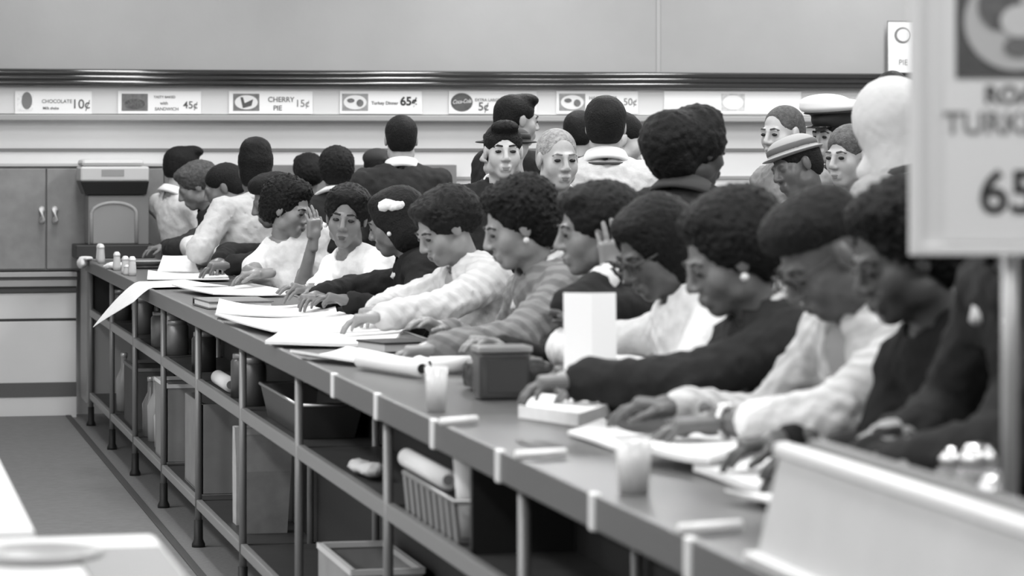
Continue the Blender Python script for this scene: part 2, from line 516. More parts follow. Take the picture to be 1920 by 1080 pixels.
placard(221, 377, 'wall placard with a dark square food picture, priced 45 cents', (228, 277, 'dark'), [(288, 184, 'TASTY BAKED', .020, M_ink2), (300, 196, 'with', .026, M_ink2), (290, 207, 'SANDWICH', .026, M_ink2)], (343, 203, '45¢', .06, mat('dark_ink', 95, .6), .0004))
placard(429, 586, 'CHERRY PIE wall placard with a slice on an oval plate', (437, 486, 'oval'), [(502, 191, 'CHERRY', .042, mat('dark_ink', 95, .6)), (512, 207, 'PIE', .042, mat('dark_ink', 95, .6))], (553, 200, '15¢', .06, mat('dark_ink', 110, .6), .0))
placard(637, 791, 'TURKEY DINNER wall placard with bold 65 cent price', (641, 690, 'pale'), [(696, 196, 'Turkey Dinner', .027, mat('dark_ink', 100, .6))], (750, 197, '65¢', .07, M_ink, .0022))
placard(841, 1006, 'wall placard with a round dark soft drink disc, 5 cents', (845, 886, 'disc'), [(890, 190, 'EXTRA LARGE', .024, M_ink2)], (896, 207, '5¢', .07, mat('dark_ink', 90, .6), .001), card=228)
placard(1043, 1196, 'wall placard with a round plate in a grey square, priced 50 cents', (1048, 1097, 'pale'), [(1104, 187, 'HAM & EGGS', .03, M_ink2)], (1168, 197, '50¢', .06, mat('dark_ink', 110, .6), .0))
placard(1245, 1502, 'long blank white wall placard with a small faint picture', (1352, 1396, 'faint'), [], None, card=246)
# card standing on the rail at the far right
y = WY - .085
c2 = thing('menu_placard', (wx(1690, y), y, z_rt), 'small upright card standing on the dark rail beside the headscarf', 'sign')
box('card', M_card, c2, wx(1664, y), wx(1745, y), y - .004, y, wz(136, 1690, y), wz(40, 1690, y), .001)
MB().tube([(wx(1664, y), y - .003, wz(136, 1690, y)), (wx(1664, y), y - .003, wz(40, 1690, y)), (wx(1745, y), y - .003, wz(40, 1690, y)), (wx(1745, y), y - .003, wz(136, 1690, y))], .005, 6).build('frame', M_ink2, c2)
disc('picture', mat('picture_print', 120, .5), c2, wx(1692, y), wz(66, 1690, y), .055, .05, y - .007)
disc('plate_print', mat('plate_print', 225, .5), c2, wx(1693, y), wz(66, 1690, y), .042, .038, y - .009)
text_mesh('lettering', 'PIE', .05, M_ink2, c2, (wx(1684, y), y - .006, wz(122, 1690, y)), (1, 0, 0), (0, 0, 1))

# ================================================================== FOREGROUND: sign on its pole, guard case, worktops
py = 3.9; px = float(at(1893, 600, Y=py)[0])
sg = thing('price_sign', (px, py, ZT), 'large blurred white price sign on a steel pole, 65 cents', 'sign')
MB().lathe((px, py, ZT + .001), [(.055, 0), (.055, .008), (.02, .02), (.012, .03)], 20).build('pole_base', M_chrome, sg, smooth=True)
MB().tube([(px, py, ZT + .02), (px, py, 1.47)], .0115, 12).build('pole', mat('pole_steel', 165, .4, metal=.5), sg, smooth=True)
ex = Vector((R[0], R[1], 0)); ey = Vector((0, 0, 1)); en = Vector((-F[0], -F[1], 0))     # the sign faces the service aisle end
cs = Vector((px, py, 0)) + en * .014
zb, zt2 = 1.402, 1.80
def sgp(a, z, n=0.0): p = cs + ex * a + en * n; return (p.x, p.y, z)
def sbox(name, m, a0, a1, z0, z1, n0, n1, bev=0.0):
    vs = [sgp(a, z, n) for a in (a0, a1) for n in (n1, n0) for z in (z0, z1)]
    return MB().add(vs, [(0, 1, 3, 2), (4, 6, 7, 5), (0, 4, 5, 1), (2, 3, 7, 6), (0, 2, 6, 4), (1, 5, 7, 3)]).build(name, m, sg, bev)
s = 4.15 / FPX
def sa(u): return (u - 1893) * s
def sz(v): return CAM_H + (HORIZON - v) * 4.13 / FPX
sbox('board', mat('white_card', 218, .5), -.142, .142, zb, zt2, 0, .006, .001)
sbox('card', mat('white_card', 226, .5), sa(1768), .128, sz(452), zt2 - .014, .006, .0085)
fr = mat('sign_frame', 222, .4)
for a0, a1, z0, z1 in ((-.142, -.126, zb, zt2), (.126, .142, zb, zt2), (-.126, .126, zb, zb + .016), (-.126, .126, zt2 - .016, zt2)):
    sbox('frame', fr, a0, a1, z0, z1, .006, .014, .002)
sbox('picture', mat('picture_print', 84, .5, var=.15, vscale=60), sa(1787), .118, sz(146), sz(-45), .0085, .0105)
def sdisc(name, m, a, z, ra, rz, n, k=36):
    vs = [sgp(a + ra * math.cos(2 * math.pi * i / k), z + rz * math.sin(2 * math.pi * i / k), nn) for nn in (n + .0015, n) for i in range(k)]
    return MB().add(vs, [tuple(range(k)), tuple(range(2 * k - 1, k - 1, -1))] + [(i, i + k, (i + 1) % k + k, (i + 1) % k) for i in range(k)]).build(name, m, sg)
sdisc('plate_print', mat('plate_print', 185, .5), sa(1900), sz(40), .072, .068, .0105)
sdisc('food_print', mat('food_print', 100, .5, var=.3, vscale=60), sa(1868), sz(10), .030, .034, .0125)
sdisc('food_print', mat('food_print', 110, .5), sa(1905), sz(88), .022, .014, .0125)
sdisc('food_print', mat('food_print', 200, .5), sa(1905), sz(40), .026, .022, .013)
for (u, v, t, size, ink, bold) in ((1840, 193, 'ROAST', .034, mat('dark_ink', 80, .6), .001), (1764, 250, 'TURKEY', .043, mat('dark_ink', 120, .6), .0008), (1830, 398, '65', .083, M_ink, .0016), (1958, 372, '¢', .050, M_ink, .0)):
    text_mesh('lettering' if t[0] not in '6¢' else 'price', t, size, ink, sg, sgp(sa(u), sz(v), .0095), ex, ey, 'LEFT', bold)

# low steel guard case on the counter's service edge
gc = thing('guard_case', (1.42, 3.65, ZT), 'low brushed light metal case on the near end of the counter', 'case')
GY0, GY1 = 2.75, 4.30
def prism(name, m, prof, y0, y1, bev):
    n = len(prof)
    vs = [(x, y, z) for y in (y0, y1) for x, z in prof]
    fs = [tuple(range(n)), tuple(range(2 * n - 1, n - 1, -1))] + [(i, i + n, (i + 1) % n + n, (i + 1) % n) for i in range(n)]
    return MB().add(vs, fs).build(name, m, gc, bev)
prism('body', mat('case_metal', 196, .5, metal=.15, var=.05, vscale=6), [(XE + .022, ZT + .004), (1.372, 1.098), (1.432, 1.098), (1.432, ZT + .004)], GY0, GY1, .008)
prism('top_rim', mat('case_rim', 232, .3, metal=.2), [(1.362, 1.090), (1.366, 1.106), (1.386, 1.108), (1.386, 1.094)], GY0, GY1 + .006, .003)
prism('rear_rim', mat('case_rear', 120, .5), [(1.418, 1.094), (1.418, 1.110), (1.442, 1.110), (1.442, 1.094)], GY0, GY1 + .006, .003)
prism('bottom_rail', mat('case_rim', 232, .3, metal=.2), [(XE + .005, ZT + .0055), (XE + .005, ZT + .020), (XE + .03, ZT + .020), (XE + .03, ZT + .0055)], GY0, GY1, .003)

# worktops of the back bar that the camera looks over
bb = thing('back_bar_worktop', (0, 4, 0), 'pale worktop with a round basin at the bottom left corner', 'counter')
box('body', mat('bar_body', 120, .6), bb, -.70, .47, 2.2, 5.03, 0.0, .86)
top = MB()
n = 32; bx, by, br = .30, 4.78, .10
top.box(-.72, .512, 2.2, 5.05, .86, .90).build('top', mat('worktop', 202, .4, var=.06, vscale=8), bb, .012)
MB().lathe((bx, by, .9005), [(br, 0), (br, .012), (br - .012, .014), (br - .02, .004), (.0, .003)], 32).build('basin_ring', mat('worktop', 150, .4), bb, smooth=True)
box('step_edge', mat('bar_edge', 120, .5), bb, .36, .50, 2.2, 4.86, .90, .905, .002)
wt = thing('white_worktop', (0, 6, 0), 'white enamel topped cabinet at the left edge of the aisle', 'cabinet')
box('body', mat('bar_body', 150, .6), wt, -.60, .28, 5.18, 7.4, 0.0, .86)
box('top', mat('enamel', 238, .35), wt, -.62, .318, 5.17, 7.42, .86, .90, .012)

# ================================================================== PEOPLE
def nrm(v): v = np.array(v, float); return v / (np.linalg.norm(v) + 1e-9)
def head_frame(psi, pitch, roll):
    a, p, r = math.radians(psi), math.radians(pitch), math.radians(roll)
    f = np.array([math.cos(a) * math.cos(p), math.sin(a) * math.cos(p), -math.sin(p)])
    x = np.array([math.sin(a), -math.cos(a), 0.0])
    z = np.cross(x, f)
    x2 = x * math.cos(r) + z * math.sin(r); z2 = z * math.cos(r) - x * math.sin(r)
    return np.stack([x2, f, z2], 1)          # columns: right, forward, up

def head_prims(female, jaw=1.0):
    j = jaw * (0.95 if female else 1.03)
    P = [ell((0, -.018, .034), (.074, .095, .080)),
         ell((0, .026, -.036), (.058 * j, .066, .076), k=.03),
         ell((0, .064, -.096), (.024 * j, .021, .019), k=.03)]
    for s in (-1, 1):
        P += [ell((s * .038, .053, -.028), (.026, .026, .030), k=.02),
              ell((s * .050 * j, .005, -.070), (.016, .030, .022), k=.025)]
    P += [cap((-.036, .080, .020), (.036, .080, .020), .011, k=.014)]
    for s in (-1, 1):
        P += [ell((s * .031, .097, .004), (.019, .014, .012), k=.012, sub=True)]
    for s in (-1, 1):
        P += [ell((s * .031, .076, .004), (.0155, .0145, .0125), k=.005)]
    P += [cap((0, .088, .014), (0, .108, -.026), .0075, .0125, k=.012)]
    for s in (-1, 1):
        P += [ell((s * .013, .099, -.032), (.009, .012, .008), k=.007),
              ell((s * .076, -.006, -.004), (.009, .019, .031), k=.006)]
    P += [cap((-.018, .089, -.062), (.018, .089, -.062), .0085, k=.008),
          cap((-.015, .087, -.074), (.015, .087, -.074), .0090, k=.007)]
    return P

def hair_prims(style):
    """returns (prims, noise amplitude, wavelength, mesh size)"""
    face = [ell((0, .112, -.042), (.080, .072, .112), k=.012, sub=True)]
    nape = lambda z: [rbox((0, .0, z - .10), (.14, .20, .10), .001, k=.012, sub=True)]
    ears = [ell((s * .085, .012, -.022), (.026, .030, .040), k=.01, sub=True) for s in (-1, 1)]
    if style == 'man':
        return [ell((0, -.022, .040), (.082, .102, .084)), ell((0, -.055, -.015), (.070, .060, .062), k=.03)] + face + ears + nape(-.065), .0022, .022
    if style == 'quiff':
        return [ell((0, -.022, .040), (.082, .102, .084)), ell((0, .045, .105), (.058, .052, .030), k=.025), ell((0, -.055, -.015), (.070, .060, .062), k=.03)] + [ell((0, .124, -.044), (.084, .080, .116), k=.012, sub=True)] + ears + nape(-.065), .003, .024
    if style == 'receding':
        return [ell((0, -.026, .034), (.080, .100, .080)), ell((0, -.055, -.015), (.069, .060, .062), k=.03), ell((0, .100, .06), (.055, .062, .10), k=.015, sub=True)] + [ell((0, .112, -.045), (.088, .080, .105), k=.012, sub=True)] + ears + nape(-.06), .002, .02
    if style == 'crew':
        return [ell((0, -.022, .037), (.0775, .098, .0825)), ell((0, -.055, -.015), (.069, .060, .062), k=.03), ell((0, .132, -.012), (.086, .090, .134), k=.015, sub=True)] + ears + nape(-.06), .0008, .02
    if style == 'bald':
        return [ell((0, -.026, .022), (.0785, .098, .074)), ell((0, -.055, -.015), (.069, .060, .062), k=.02), ell((0, .045, .085), (.064, .110, .075), k=.012, sub=True)] + face + ears + nape(-.06), .001, .02
    if style == 'crop':      # short tight curls, high on the head
        return [ell((0, -.016, .062), (.086, .104, .072)), ell((0, .03, .095), (.066, .062, .040), k=.03), ell((0, -.052, -.005), (.072, .060, .062), k=.03)] + [ell((0, .126, -.046), (.086, .080, .116), k=.012, sub=True)] + ears + [rbox((0, -.06, -.115), (.14, .20, .115), .001, np.array([[1,0,0],[0,.94,-.34],[0,.34,.94]]), k=.015, sub=True)], .004, .026
    if style == 'tall':
        return [ell((0, -.02, .055), (.088, .100, .100)), ell((0, -.02, .125), (.070, .075, .050), k=.03), ell((0, -.055, -.02), (.074, .060, .070), k=.03)] + face + nape(-.07), .003, .03
    if style == 'bouffant':
        return [ell((0, -.046, .050), (.106, .116, .100)), ell((0, -.085, -.010), (.094, .066, .086), k=.04), ell((0, .020, .102), (.070, .050, .034), k=.03)] + [ell((0, .138, -.030), (.086, .102, .132), k=.014, sub=True)] + nape(-.085), .006, .036
    if style == 'curly':
        return [ell((0, -.042, .052), (.106, .114, .102)), ell((0, -.080, -.018), (.096, .068, .085), k=.04), ell((0, .024, .102), (.075, .052, .038), k=.03)] + [ell((0, .138, -.030), (.086, .102, .132), k=.012, sub=True)] + nape(-.09), .008, .036
    if style == 'bob':
        return [ell((0, -.028, .040), (.100, .112, .098)), ell((0, -.050, -.050), (.104, .080, .095), k=.04), ell((0, .030, .092), (.066, .045, .028), k=.03)] + [ell((0, .132, -.034), (.074, .096, .128), k=.014, sub=True)], .004, .03
    if style == 'swept':
        return [ell((0, -.030, .046), (.098, .116, .092)), ell((0, .038, .096), (.074, .046, .028), k=.03), ell((.0, -.095, .010), (.080, .060, .075), k=.04)] + [ell((0, .132, -.032), (.084, .096, .126), k=.012, sub=True)] + nape(-.075), .005, .045
    if style == 'updo':
        return [ell((0, -.030, .030), (.098, .122, .088)), ell((0, -.120, .012), (.088, .082, .088), k=.05), ell((0, .010, .102), (.062, .062, .040), k=.045), ell((0, -.085, -.055), (.082, .060, .055), k=.04)] + [ell((0, .132, -.040), (.084, .092, .122), k=.012, sub=True)] + nape(-.11), .004, .06
    raise KeyError(style)

def arm_ik(S, W, pole, la, lb):
    d = W - S; L = np.linalg.norm(d)
    if L > (la + lb) * .985: W = S + d / L * (la + lb) * .985; L = (la + lb) * .985; d = W - S
    u = d / L
    a = (la * la - lb * lb + L * L) / (2 * L)
    h = math.sqrt(max(la * la - a * a, 1e-5))
    p = np.array(pole, float); p = nrm(p - u * p.dot(u))
    return S + u * a + p * h, W

def hand_mesh(W, dirv, dorsal, right, curl, sc, h):
    y = nrm(dirv); z = nrm(np.array(dorsal, float) - y * np.dot(dorsal, y)); x = np.cross(y, z)
    M = np.stack([x, y, z], 1)
    ts = -1 if right else 1
    P = [rbox((0, .046, 0), (.030, .036, .004), .010, k=.01), cap((0, -.05, 0), (0, .02, 0), .023, .024, k=.02)]
    base = [(.031, .082, .062, .0078), (.0105, .090, .078, .0088), (-.0105, .088, .074, .0088), (-.031, .076, .056, .0075)]
    for i, (bx, by, ln, r) in enumerate(base):
        bx = bx * ts
        a = np.array([bx, by - .012, 0.0]); ang = 0.15
        sp = bx * 2.2
        for seg, f in ((0, .46), (1, .30), (2, .24)):
            ang += curl * (0.55, 0.75, 0.5)[seg] * (1 + .12 * i)
            b = a + ln * f * nrm([sp, math.cos(ang), -math.sin(ang)])
            P.append(cap(a, b, r * (1 - .06 * seg), r * (1 - .06 * (seg + 1)), k=.004 if seg else .006))
            a = b
    a = np.array([ts * .026, .018, -.004])
    for ln, d3, r in ((.040, (.75 * ts, .66, -.15), .0115), (.030, (.45 * ts, .85, -.25 - curl * .4), .0098), (.022, (.2 * ts, .95, -.3 - curl * .5), .0086)):
        b = a + ln * nrm(d3); P.append(cap(a, b, r, r * .93, k=.008)); a = b
    V, Q = sdf_mesh(P, h)
    V = relax(V, Q, 1, .4)
    return (V * sc) @ M.T + W, Q

PEOPLE = []
def person(label, H, face=180, pitch=0, roll=0, torso=None, sit=True, pelvis=None, female=True, skin=90, skin_rough=.38,
           hair='man', hair_lv=42, coat=90, coat_kind='coat', shirt=None, collar=None, trousers=55, R_=None, L_=None,
           sleeve=.92, faced=True, near=False, coat_mat=None, vee=False, scale=1.0, extras=None, curl=.45, hair_scale=1.0, lipc=None, bulk=1.0):
    H = np.array(H, float)
    if torso is None: torso = face
    M = head_frame(face, pitch, roll)
    ta = math.radians(torso); tf = np.array([math.cos(ta), math.sin(ta), 0.0])
    hs = scale * (.97 if female else 1.02)
    N = H + M @ np.array([0, -.030, -.085]) * hs + np.array([0, 0, -.070]) * hs - tf * .018
    if pelvis is None:
        P = np.array([2.20, H[1], .70]) if sit else np.array([N[0] - tf[0] * .01, N[1] - tf[1] * .01, N[2] - .53 * scale])
    else:
        P = np.array([pelvis[0], pelvis[1], .70 if sit else N[2] - .53 * scale])
    up = nrm(N - P); rt = nrm(np.cross(tf, up)); fw = np.cross(up, rt)
    B = np.stack([rt, fw, up], 1)
    TL = np.linalg.norm(N - P)
    wS = (.150 if female else .172) * scale * bulk
    base = (P[0], P[1], 0.0)
    t = thing('person', base, label, 'person')
    res_h = .0052 if near else .0068
    res_b = .015
    # ---- torso and limbs
    def torso_prims(g, belly=True):
        c1 = P + up * TL * .70; c2 = P + up * TL * .36
        fwid = .092 if female else .100
        q = [ell(c1, ((.142 if female else .158) * bulk * scale + g, fwid * bulk + g, TL * .36 + g), B, k=.05),
             ell(c2, ((.122 if female else .142) * bulk * scale + g, fwid * bulk + g, TL * .32 + g), B, k=.06),
             ell(P, ((.165 if female else .160) * bulk * scale + g, .120 + g, .115 + g), B, k=.06)]
        for s in (-1, 1):
            q.append(cap(N - up * .035 + rt * s * .035, N + rt * s * wS - up * .062, .040 + g, .052 + g, k=.05))
        if female:
            for s in (-1, 1):
                q.append(ell(P + up * TL * .62 + fw * .082 * bulk + rt * s * .066, (.052 + g, .048 + g, .052 + g), B, k=.04))
        return q
    arms = []
    la, lb = .285 * scale * (.95 if female else 1.0), .250 * scale * (.95 if female else 1.0)
    for s, spec in ((1, R_), (-1, L_)):
        S = N + rt * s * wS - up * .065
        if spec is None:
            W = S - np.array([0, 0, 1]) * (la + lb) * .94 + fw * .06 + rt * s * .05
            spec = dict(w=W, pole=(-fw + rt * s * .3), d=(fw * .2 - np.array([0, 0, 1.0])), n=rt * s)
        E, W = arm_ik(S, np.array(spec['w'], float), spec.get('pole', np.array([0, 0, -1.0]) + rt * s * .8 - fw * .2), la, lb)
        if sit and 'hold' not in spec and W[0] < XI + .05 and W[2] < 1.15:
            # a forearm on the counter: swing the elbow outwards until it clears the counter top
            for q in np.linspace(0, 1, 13):
                if E[2] >= ZT + .072 or E[0] > XI + .085: break
                pl = (1 - q) * (np.array([0, 0, -1.0]) + rt * s * .8 - fw * .2) + q * (rt * s * 1.0 + np.array([0, 0, .75]) - fw * .5)
                E, W = arm_ik(S, np.array(spec['w'], float), pl, la, lb)
        arms.append((s, S, E, W, spec))
    legs = []
    for s in (-1, 1):
        hip = P + rt * s * .085 - np.array([0, 0, .03])
        if sit:
            lf = nrm(tf + rt * s * .12); lf[2] = 0
            K = hip + lf * .28 + np.array([0, 0, -.02]); A = K + np.array([0, 0, -.36]) + lf * -.05
        else:
            K = hip + np.array([0, 0, -(hip[2] - .08) * .52]) + tf * .015; A = np.array([hip[0] + rt[0] * s * .01, hip[1] + rt[1] * s * .01, .085])
        legs.append((hip, K, A))
    bp = torso_prims(0.0)
    for s, S, E, W, spec in arms:
        q = .9 if female else 1.0
        bp += [cap(S, E, .046 * q * scale, .036 * q * scale, k=.03), cap(E, W, .038 * q * scale, .026 * q * scale, k=.02)]
    for hip, K, A in legs:
        bp += [cap(hip, K, .078, .055, k=.04), cap(K, A, .052, .036, k=.03), cap(A + np.array([0, 0, -.03]), A + tf * .13 + np.array([0, 0, -.045]), .036, .028, k=.02)]
    parts = [sdf_mesh(bp, res_b)]
    # ---- head and neck
    Nl = M.T @ (N - up * .03 - H) / hs
    hp = head_prims(female) + [cap((0, -.026, -.045), Nl, .047 if female else .054, .054 if female else .062, k=.028)]
    V, Q = sdf_mesh(hp, res_h)
    V = relax(V, Q, 1, .3)
    parts.append((V * hs @ M.T + H, Q))
    for s, S, E, W, spec in arms:
        if spec.get('hide'): continue
        d = spec.get('d'); d = nrm(W - E) if d is None else np.array(d, float)
        n = np.array(spec.get('n', (0, 0, 1)), float)
        parts.append(hand_mesh(W, d, n, s == 1, spec.get('curl', curl), (.93 if female else 1.03) * scale, .0045 if near else .0055))
    skm = mat('skin', skin if skin > 150 else int(skin * 1.16), skin_rough, bump=.04, bscale=120, var=.06, vscale=30)
    np_mesh('body', join(parts), skm, t)
    # ---- hair
    if hair:
        hp2, amp, wl = hair_prims(hair)
        V, Q = sdf_mesh(hp2, res_h * 1.05, noise=(amp, wl, random.uniform(0, 6)))
        hm = mat('hair', int(hair_lv * .52) if hair_lv < 70 else hair_lv, .62, bump=.5, bscale=160, var=.35, vscale=70, spec=.22)
        np_mesh('hair', (V * hs * hair_scale @ M.T + H, Q), hm, t)
    # ---- face details
    if faced:
        dark = mat('eye_dark', 22, .3); brow = mat('brow', max(24, min(hair_lv, skin - 40)), .8)
        lips = mat('lips', lipc if lipc else int(skin * .74), .45)
        for s in (-1, 1):
            V, Q = sdf_mesh([ell((s * .031, .0840, .0030), (.0135, .0095, .0078), k=.002)], .0022)
            np_mesh('eye', (V * hs @ M.T + H, Q), dark, t)
            V, Q = sdf_mesh([cap((s * .016, .0905, .0255), (s * .034, .0885, .0285), .0042, k=.002), cap((s * .034, .0885, .0285), (s * .050, .076, .0205), .0040, .003, k=.003)], .0024)
            np_mesh('eyebrow', (V * hs @ M.T + H, Q), brow, t)
        V, Q = sdf_mesh([ell((0, .0915, -.0640), (.021, .009, .0058), k=.002), ell((0, .0900, -.0725), (.018, .009, .0066), k=.004)], .0026)
        np_mesh('lips', (V * hs @ M.T + H, Q), lips, t)
    # ---- clothes
    if shirt is not None:
        sp = torso_prims(.010)
        for s, S, E, W, spec in arms: sp += [cap(S, E, .052 * scale, .046 * scale, k=.03)]
        sp += [cap(N - up * .02, H + M @ np.array([0, -.02, -.12]), .060, .052, k=.02, sub=True)]
        np_mesh('shirt', sdf_mesh(sp, .012, lo=P - .4), mat('shirt_cloth', shirt, .8), t)
    g = .020 if coat_kind in ('coat', 'jacket') else .013
    cp = torso_prims(g)
    for s, S, E, W, spec in arms:
        sl = spec.get('sleeve', sleeve)
        q = .93 if female else 1.0
        if sl <= .5:
            cp += [cap(S, S + (E - S) * min(1, sl * 2), .052 * q + g, .048 * q + g, k=.03)]
        else:
            cp += [cap(S, E, .048 * q * scale + g, .040 * q * scale + g, k=.03), cap(E, E + (W - E) * sl, .042 * q * scale + g, .031 * q * scale + g * .9, k=.02)]
    cp += [cap(N - up * .012, H + M @ np.array([0, -.015, -.10]), .058 if female else .066, .056, k=.012, sub=True)]
    if vee:
        a = N + fw * .10 - up * .02; b = P + up * TL * .45 + fw * .16
        cp += [cap(a, b, .050, .012, k=.008, sub=True)]
    if not sit or coat_kind == 'coat':
        if not sit:
            cp += [cap(P, P - np.array([0, 0, .30]), .165, .175, k=.05)]
    cm = coat_mat or mat('cloth', coat if coat > 80 else int(coat * .82), .85, bump=.75, bscale=15, var=.05, vscale=60, spec=.2)
    np_mesh(coat_kind if coat_kind in ('coat', 'jacket', 'blouse', 'sweater', 'cardigan', 'dress') else 'coat', sdf_mesh(cp, .0095 if near else .012, noise=(.0075, .095, random.uniform(0, 6)) if coat_kind in ('jacket', 'coat') else (.0045, .10, random.uniform(0, 6))), cm, t)
    lp = [ell(P, (.172, .128, .118), B, k=.05)]
    for hip, K, A in legs:
        if female and sit: lp += [cap(hip, K, .095, .075, k=.06)]
        elif female: lp += [cap(hip, K, .105, .09, k=.08)]
        else: lp += [cap(hip, K, .090, .068, k=.04), cap(K, A, .064, .055, k=.03)]
    np_mesh('skirt' if female else 'trousers', sdf_mesh(lp, .017), mat('lower_cloth', trousers, .85), t)
    for hip, K, A in legs:
        np_mesh('shoe', sdf_mesh([cap(A + np.array([0, 0, -.035]) - tf * .03, A + tf * .155 + np.array([0, 0, -.052]), .040, .031, k=.02)], .010), mat('shoe_leather', 30, .35), t)
    info = dict(t=t, H=H, M=M, N=N, P=P, up=up, rt=rt, fw=fw, B=B, hs=hs, arms=arms, res=res_h)
    # ---- collar: a band that stands around the neck base
    if collar is not None:
        lv, hgt, wid = collar
        ax = nrm(H + M @ np.array([0, -.02, -.09]) - N)
        e1 = nrm(np.cross(fw, ax)); e2 = np.cross(ax, e1)
        vs = []; fs = []; n = 28
        for i in range(n):
            a = 2 * math.pi * i / n
            dv = e1 * math.cos(a) * 1.04 + e2 * math.sin(a)
            frontness = max(0, dv.dot(fw))
            r0 = (.060 if female else .068) * bulk ** .5
            dz = -.030 * frontness
            prof = [(r0, -.015), (r0 + .002, hgt), (r0 + .010, hgt), (r0 + .012 + wid, -.018), (r0 + .006 + wid, -.030)]
            for rr, zz in prof: vs.append(N + dv * rr + ax * (zz + dz + .022))
        m5 = 5
        for i in range(n):
            j = (i + 1) % n
            for k in range(m5):
                fs.append((i * m5 + k, j * m5 + k, j * m5 + (k + 1) % m5, i * m5 + (k + 1) % m5))
        MB().add(vs, fs).build('collar', mat('collar_cloth', lv, .8), t, smooth=True)
    if extras: extras(info)
    PEOPLE.append(info)
    return info

def hp_(i, p): return i['H'] + i['M'] @ (np.array(p, float) * i['hs'])
def earrings(lv=225, r=.0095, sides=(-1, 1)):
    def f(i):
        for s in sides:
            c = hp_(i, (s * .084, .004, -.040))
            np_mesh('earring', sdf_mesh([ell(c, (r, r, r), k=.002)], r / 4), mat('pearl', lv, .25), i['t'])
    return f
def glasses(i):
    g = MB()
    for s in (-1, 1):
        g.tube([hp_(i, (s * .032 + .024 * math.cos(a), .104 - .004 * abs(math.cos(a)), .004 + .018 * math.sin(a))) for a in [2 * math.pi * k / 18 for k in range(18)]], .0026, 6, closed=True)
        g.tube([hp_(i, (s * .055, .100, .010)), hp_(i, (s * .074, .05, .010)), hp_(i, (s * .080, -.005, .012))], .0026, 6)
    g.tube([hp_(i, (-.009, .104, .008)), hp_(i, (.009, .104, .008))], .0026, 6)
    g.build('eyeglasses', mat('spectacle_frame', 60, .3), i['t'], smooth=True)
def watch(side, lv=235):
    def f(i):
        for s, S, E, W, spec in i['arms']:
            if s != side: continue
            d = nrm(W - E); n = nrm(np.array([0, 0, 1]) - d * d[2]); x = np.cross(d, n)
            c = W - d * .012
            g = MB(); g.tube([c + (x * math.cos(a) + n * math.sin(a)) * .031 for a in [2 * math.pi * k / 20 for k in range(20)]], .0055, 6, closed=True)
            o = g.build('wristwatch', mat('watch_metal', lv, .25, metal=.3), i['t'], smooth=True)
            np_mesh('watch_face', sdf_mesh([ell(c + n * .033, (.016, .016, .007), np.stack([d, x, n], 1), k=.002)], .003), mat('watch_metal', lv, .25, metal=.3), o)
    return f
def cuffs(side, lv=235, sc=1.0, r0=.66, r1=.86):
    def f(i):
        for s, S, E, W, spec in i['arms']:
            if s != side: continue
            d = nrm(W - E); L = np.linalg.norm(W - E)
            np_mesh('cuff', sdf_mesh([cap(E + d * L * r0, E + d * L * r1, .050 * sc, .046 * sc, k=.005)], .008, noise=(.003, .05, 1)), mat('cuff_cloth', lv, .8), i['t'])
    return f
def both(*fs):
    def f(i):
        for q in fs: q(i)
    return f

# ---- hats
def hat_fedora(i, lv=150, band=70, tilt=0.0, brim=(.145, .165), crown_h=.075):
    c, sn = math.cos(tilt), math.sin(tilt)
    T = np.array([[1, 0, 0], [0, c, -sn], [0, sn, c]])
    def tr(V): return ((V - np.array([0, 0, .05])) @ T.T + np.array([0, 0, .05])) * i['hs'] @ i['M'].T + i['H']
    V, Q = sdf_mesh([ell((0, -.012, .072), (.090, .108, crown_h)), ell((0, -.012, .085 + crown_h), (.020, .07, .030), k=.02, sub=True), rbox((0, 0, -.06), (.2, .2, .105), .001, k=.004, sub=True), ell((0, -.008, .052), (brim[0], brim[1], .0085), k=.012)], .005)
    o = np_mesh('hat', (tr(V), Q), mat('felt', lv, .8), i['t'])
    V, Q = sdf_mesh([ell((0, -.012, .072), (.0925, .1105, crown_h + .0025)), rbox((0, 0, -.14), (.2, .2, .202), .001, k=.003, sub=True), rbox((0, 0, .29), (.2, .2, .198), .001, k=.003, sub=True)], .005)
    np_mesh('hat_band', (tr(V), Q), mat('hat_band', band, .6), o)
def hat_pillbox(i, lv=45):
    V, Q = sdf_mesh([ell((0, -.015, .085), (.088, .102, .062)), rbox((0, 0, -.06), (.2, .2, .105), .001, k=.006, sub=True), cap((0, -.09, .07), (0, -.12, .075), .02, .012, k=.02)], .006)
    np_mesh('hat', (V * i['hs'] @ i['M'].T + i['H'], Q), mat('felt', lv, .8), i['t'])
def cap_police(i):
    def add(name, prims, m, p): 
        V, Q = sdf_mesh(prims, .005); return np_mesh(name, (V * i['hs'] @ i['M'].T + i['H'], Q), m, p)
    o = add('peaked_cap', [ell((0, -.004, .134), (.138, .152, .036), k=.01), ell((0, .050, .160), (.112, .095, .034), k=.03)], mat('cap_cloth', 238, .7), i['t'])
    add('cap_band', [ell((0, -.012, .078), (.094, .112, .058)), rbox((0, 0, -.06), (.2, .2, .105), .001, k=.004, sub=True), ell((0, -.012, .110), (.128, .142, .010), k=.02)], mat('cap_band', 38, .6), o)
    add('cap_visor', [ell((0, .092, .050), (.072, .058, .007), k=.004)], mat('cap_visor', 25, .2), o)
    add('cap_badge', [cap((.050, .072, .068), (.085, .03, .070), .008, k=.003)], mat('badge', 215, .3, metal=.4), o)
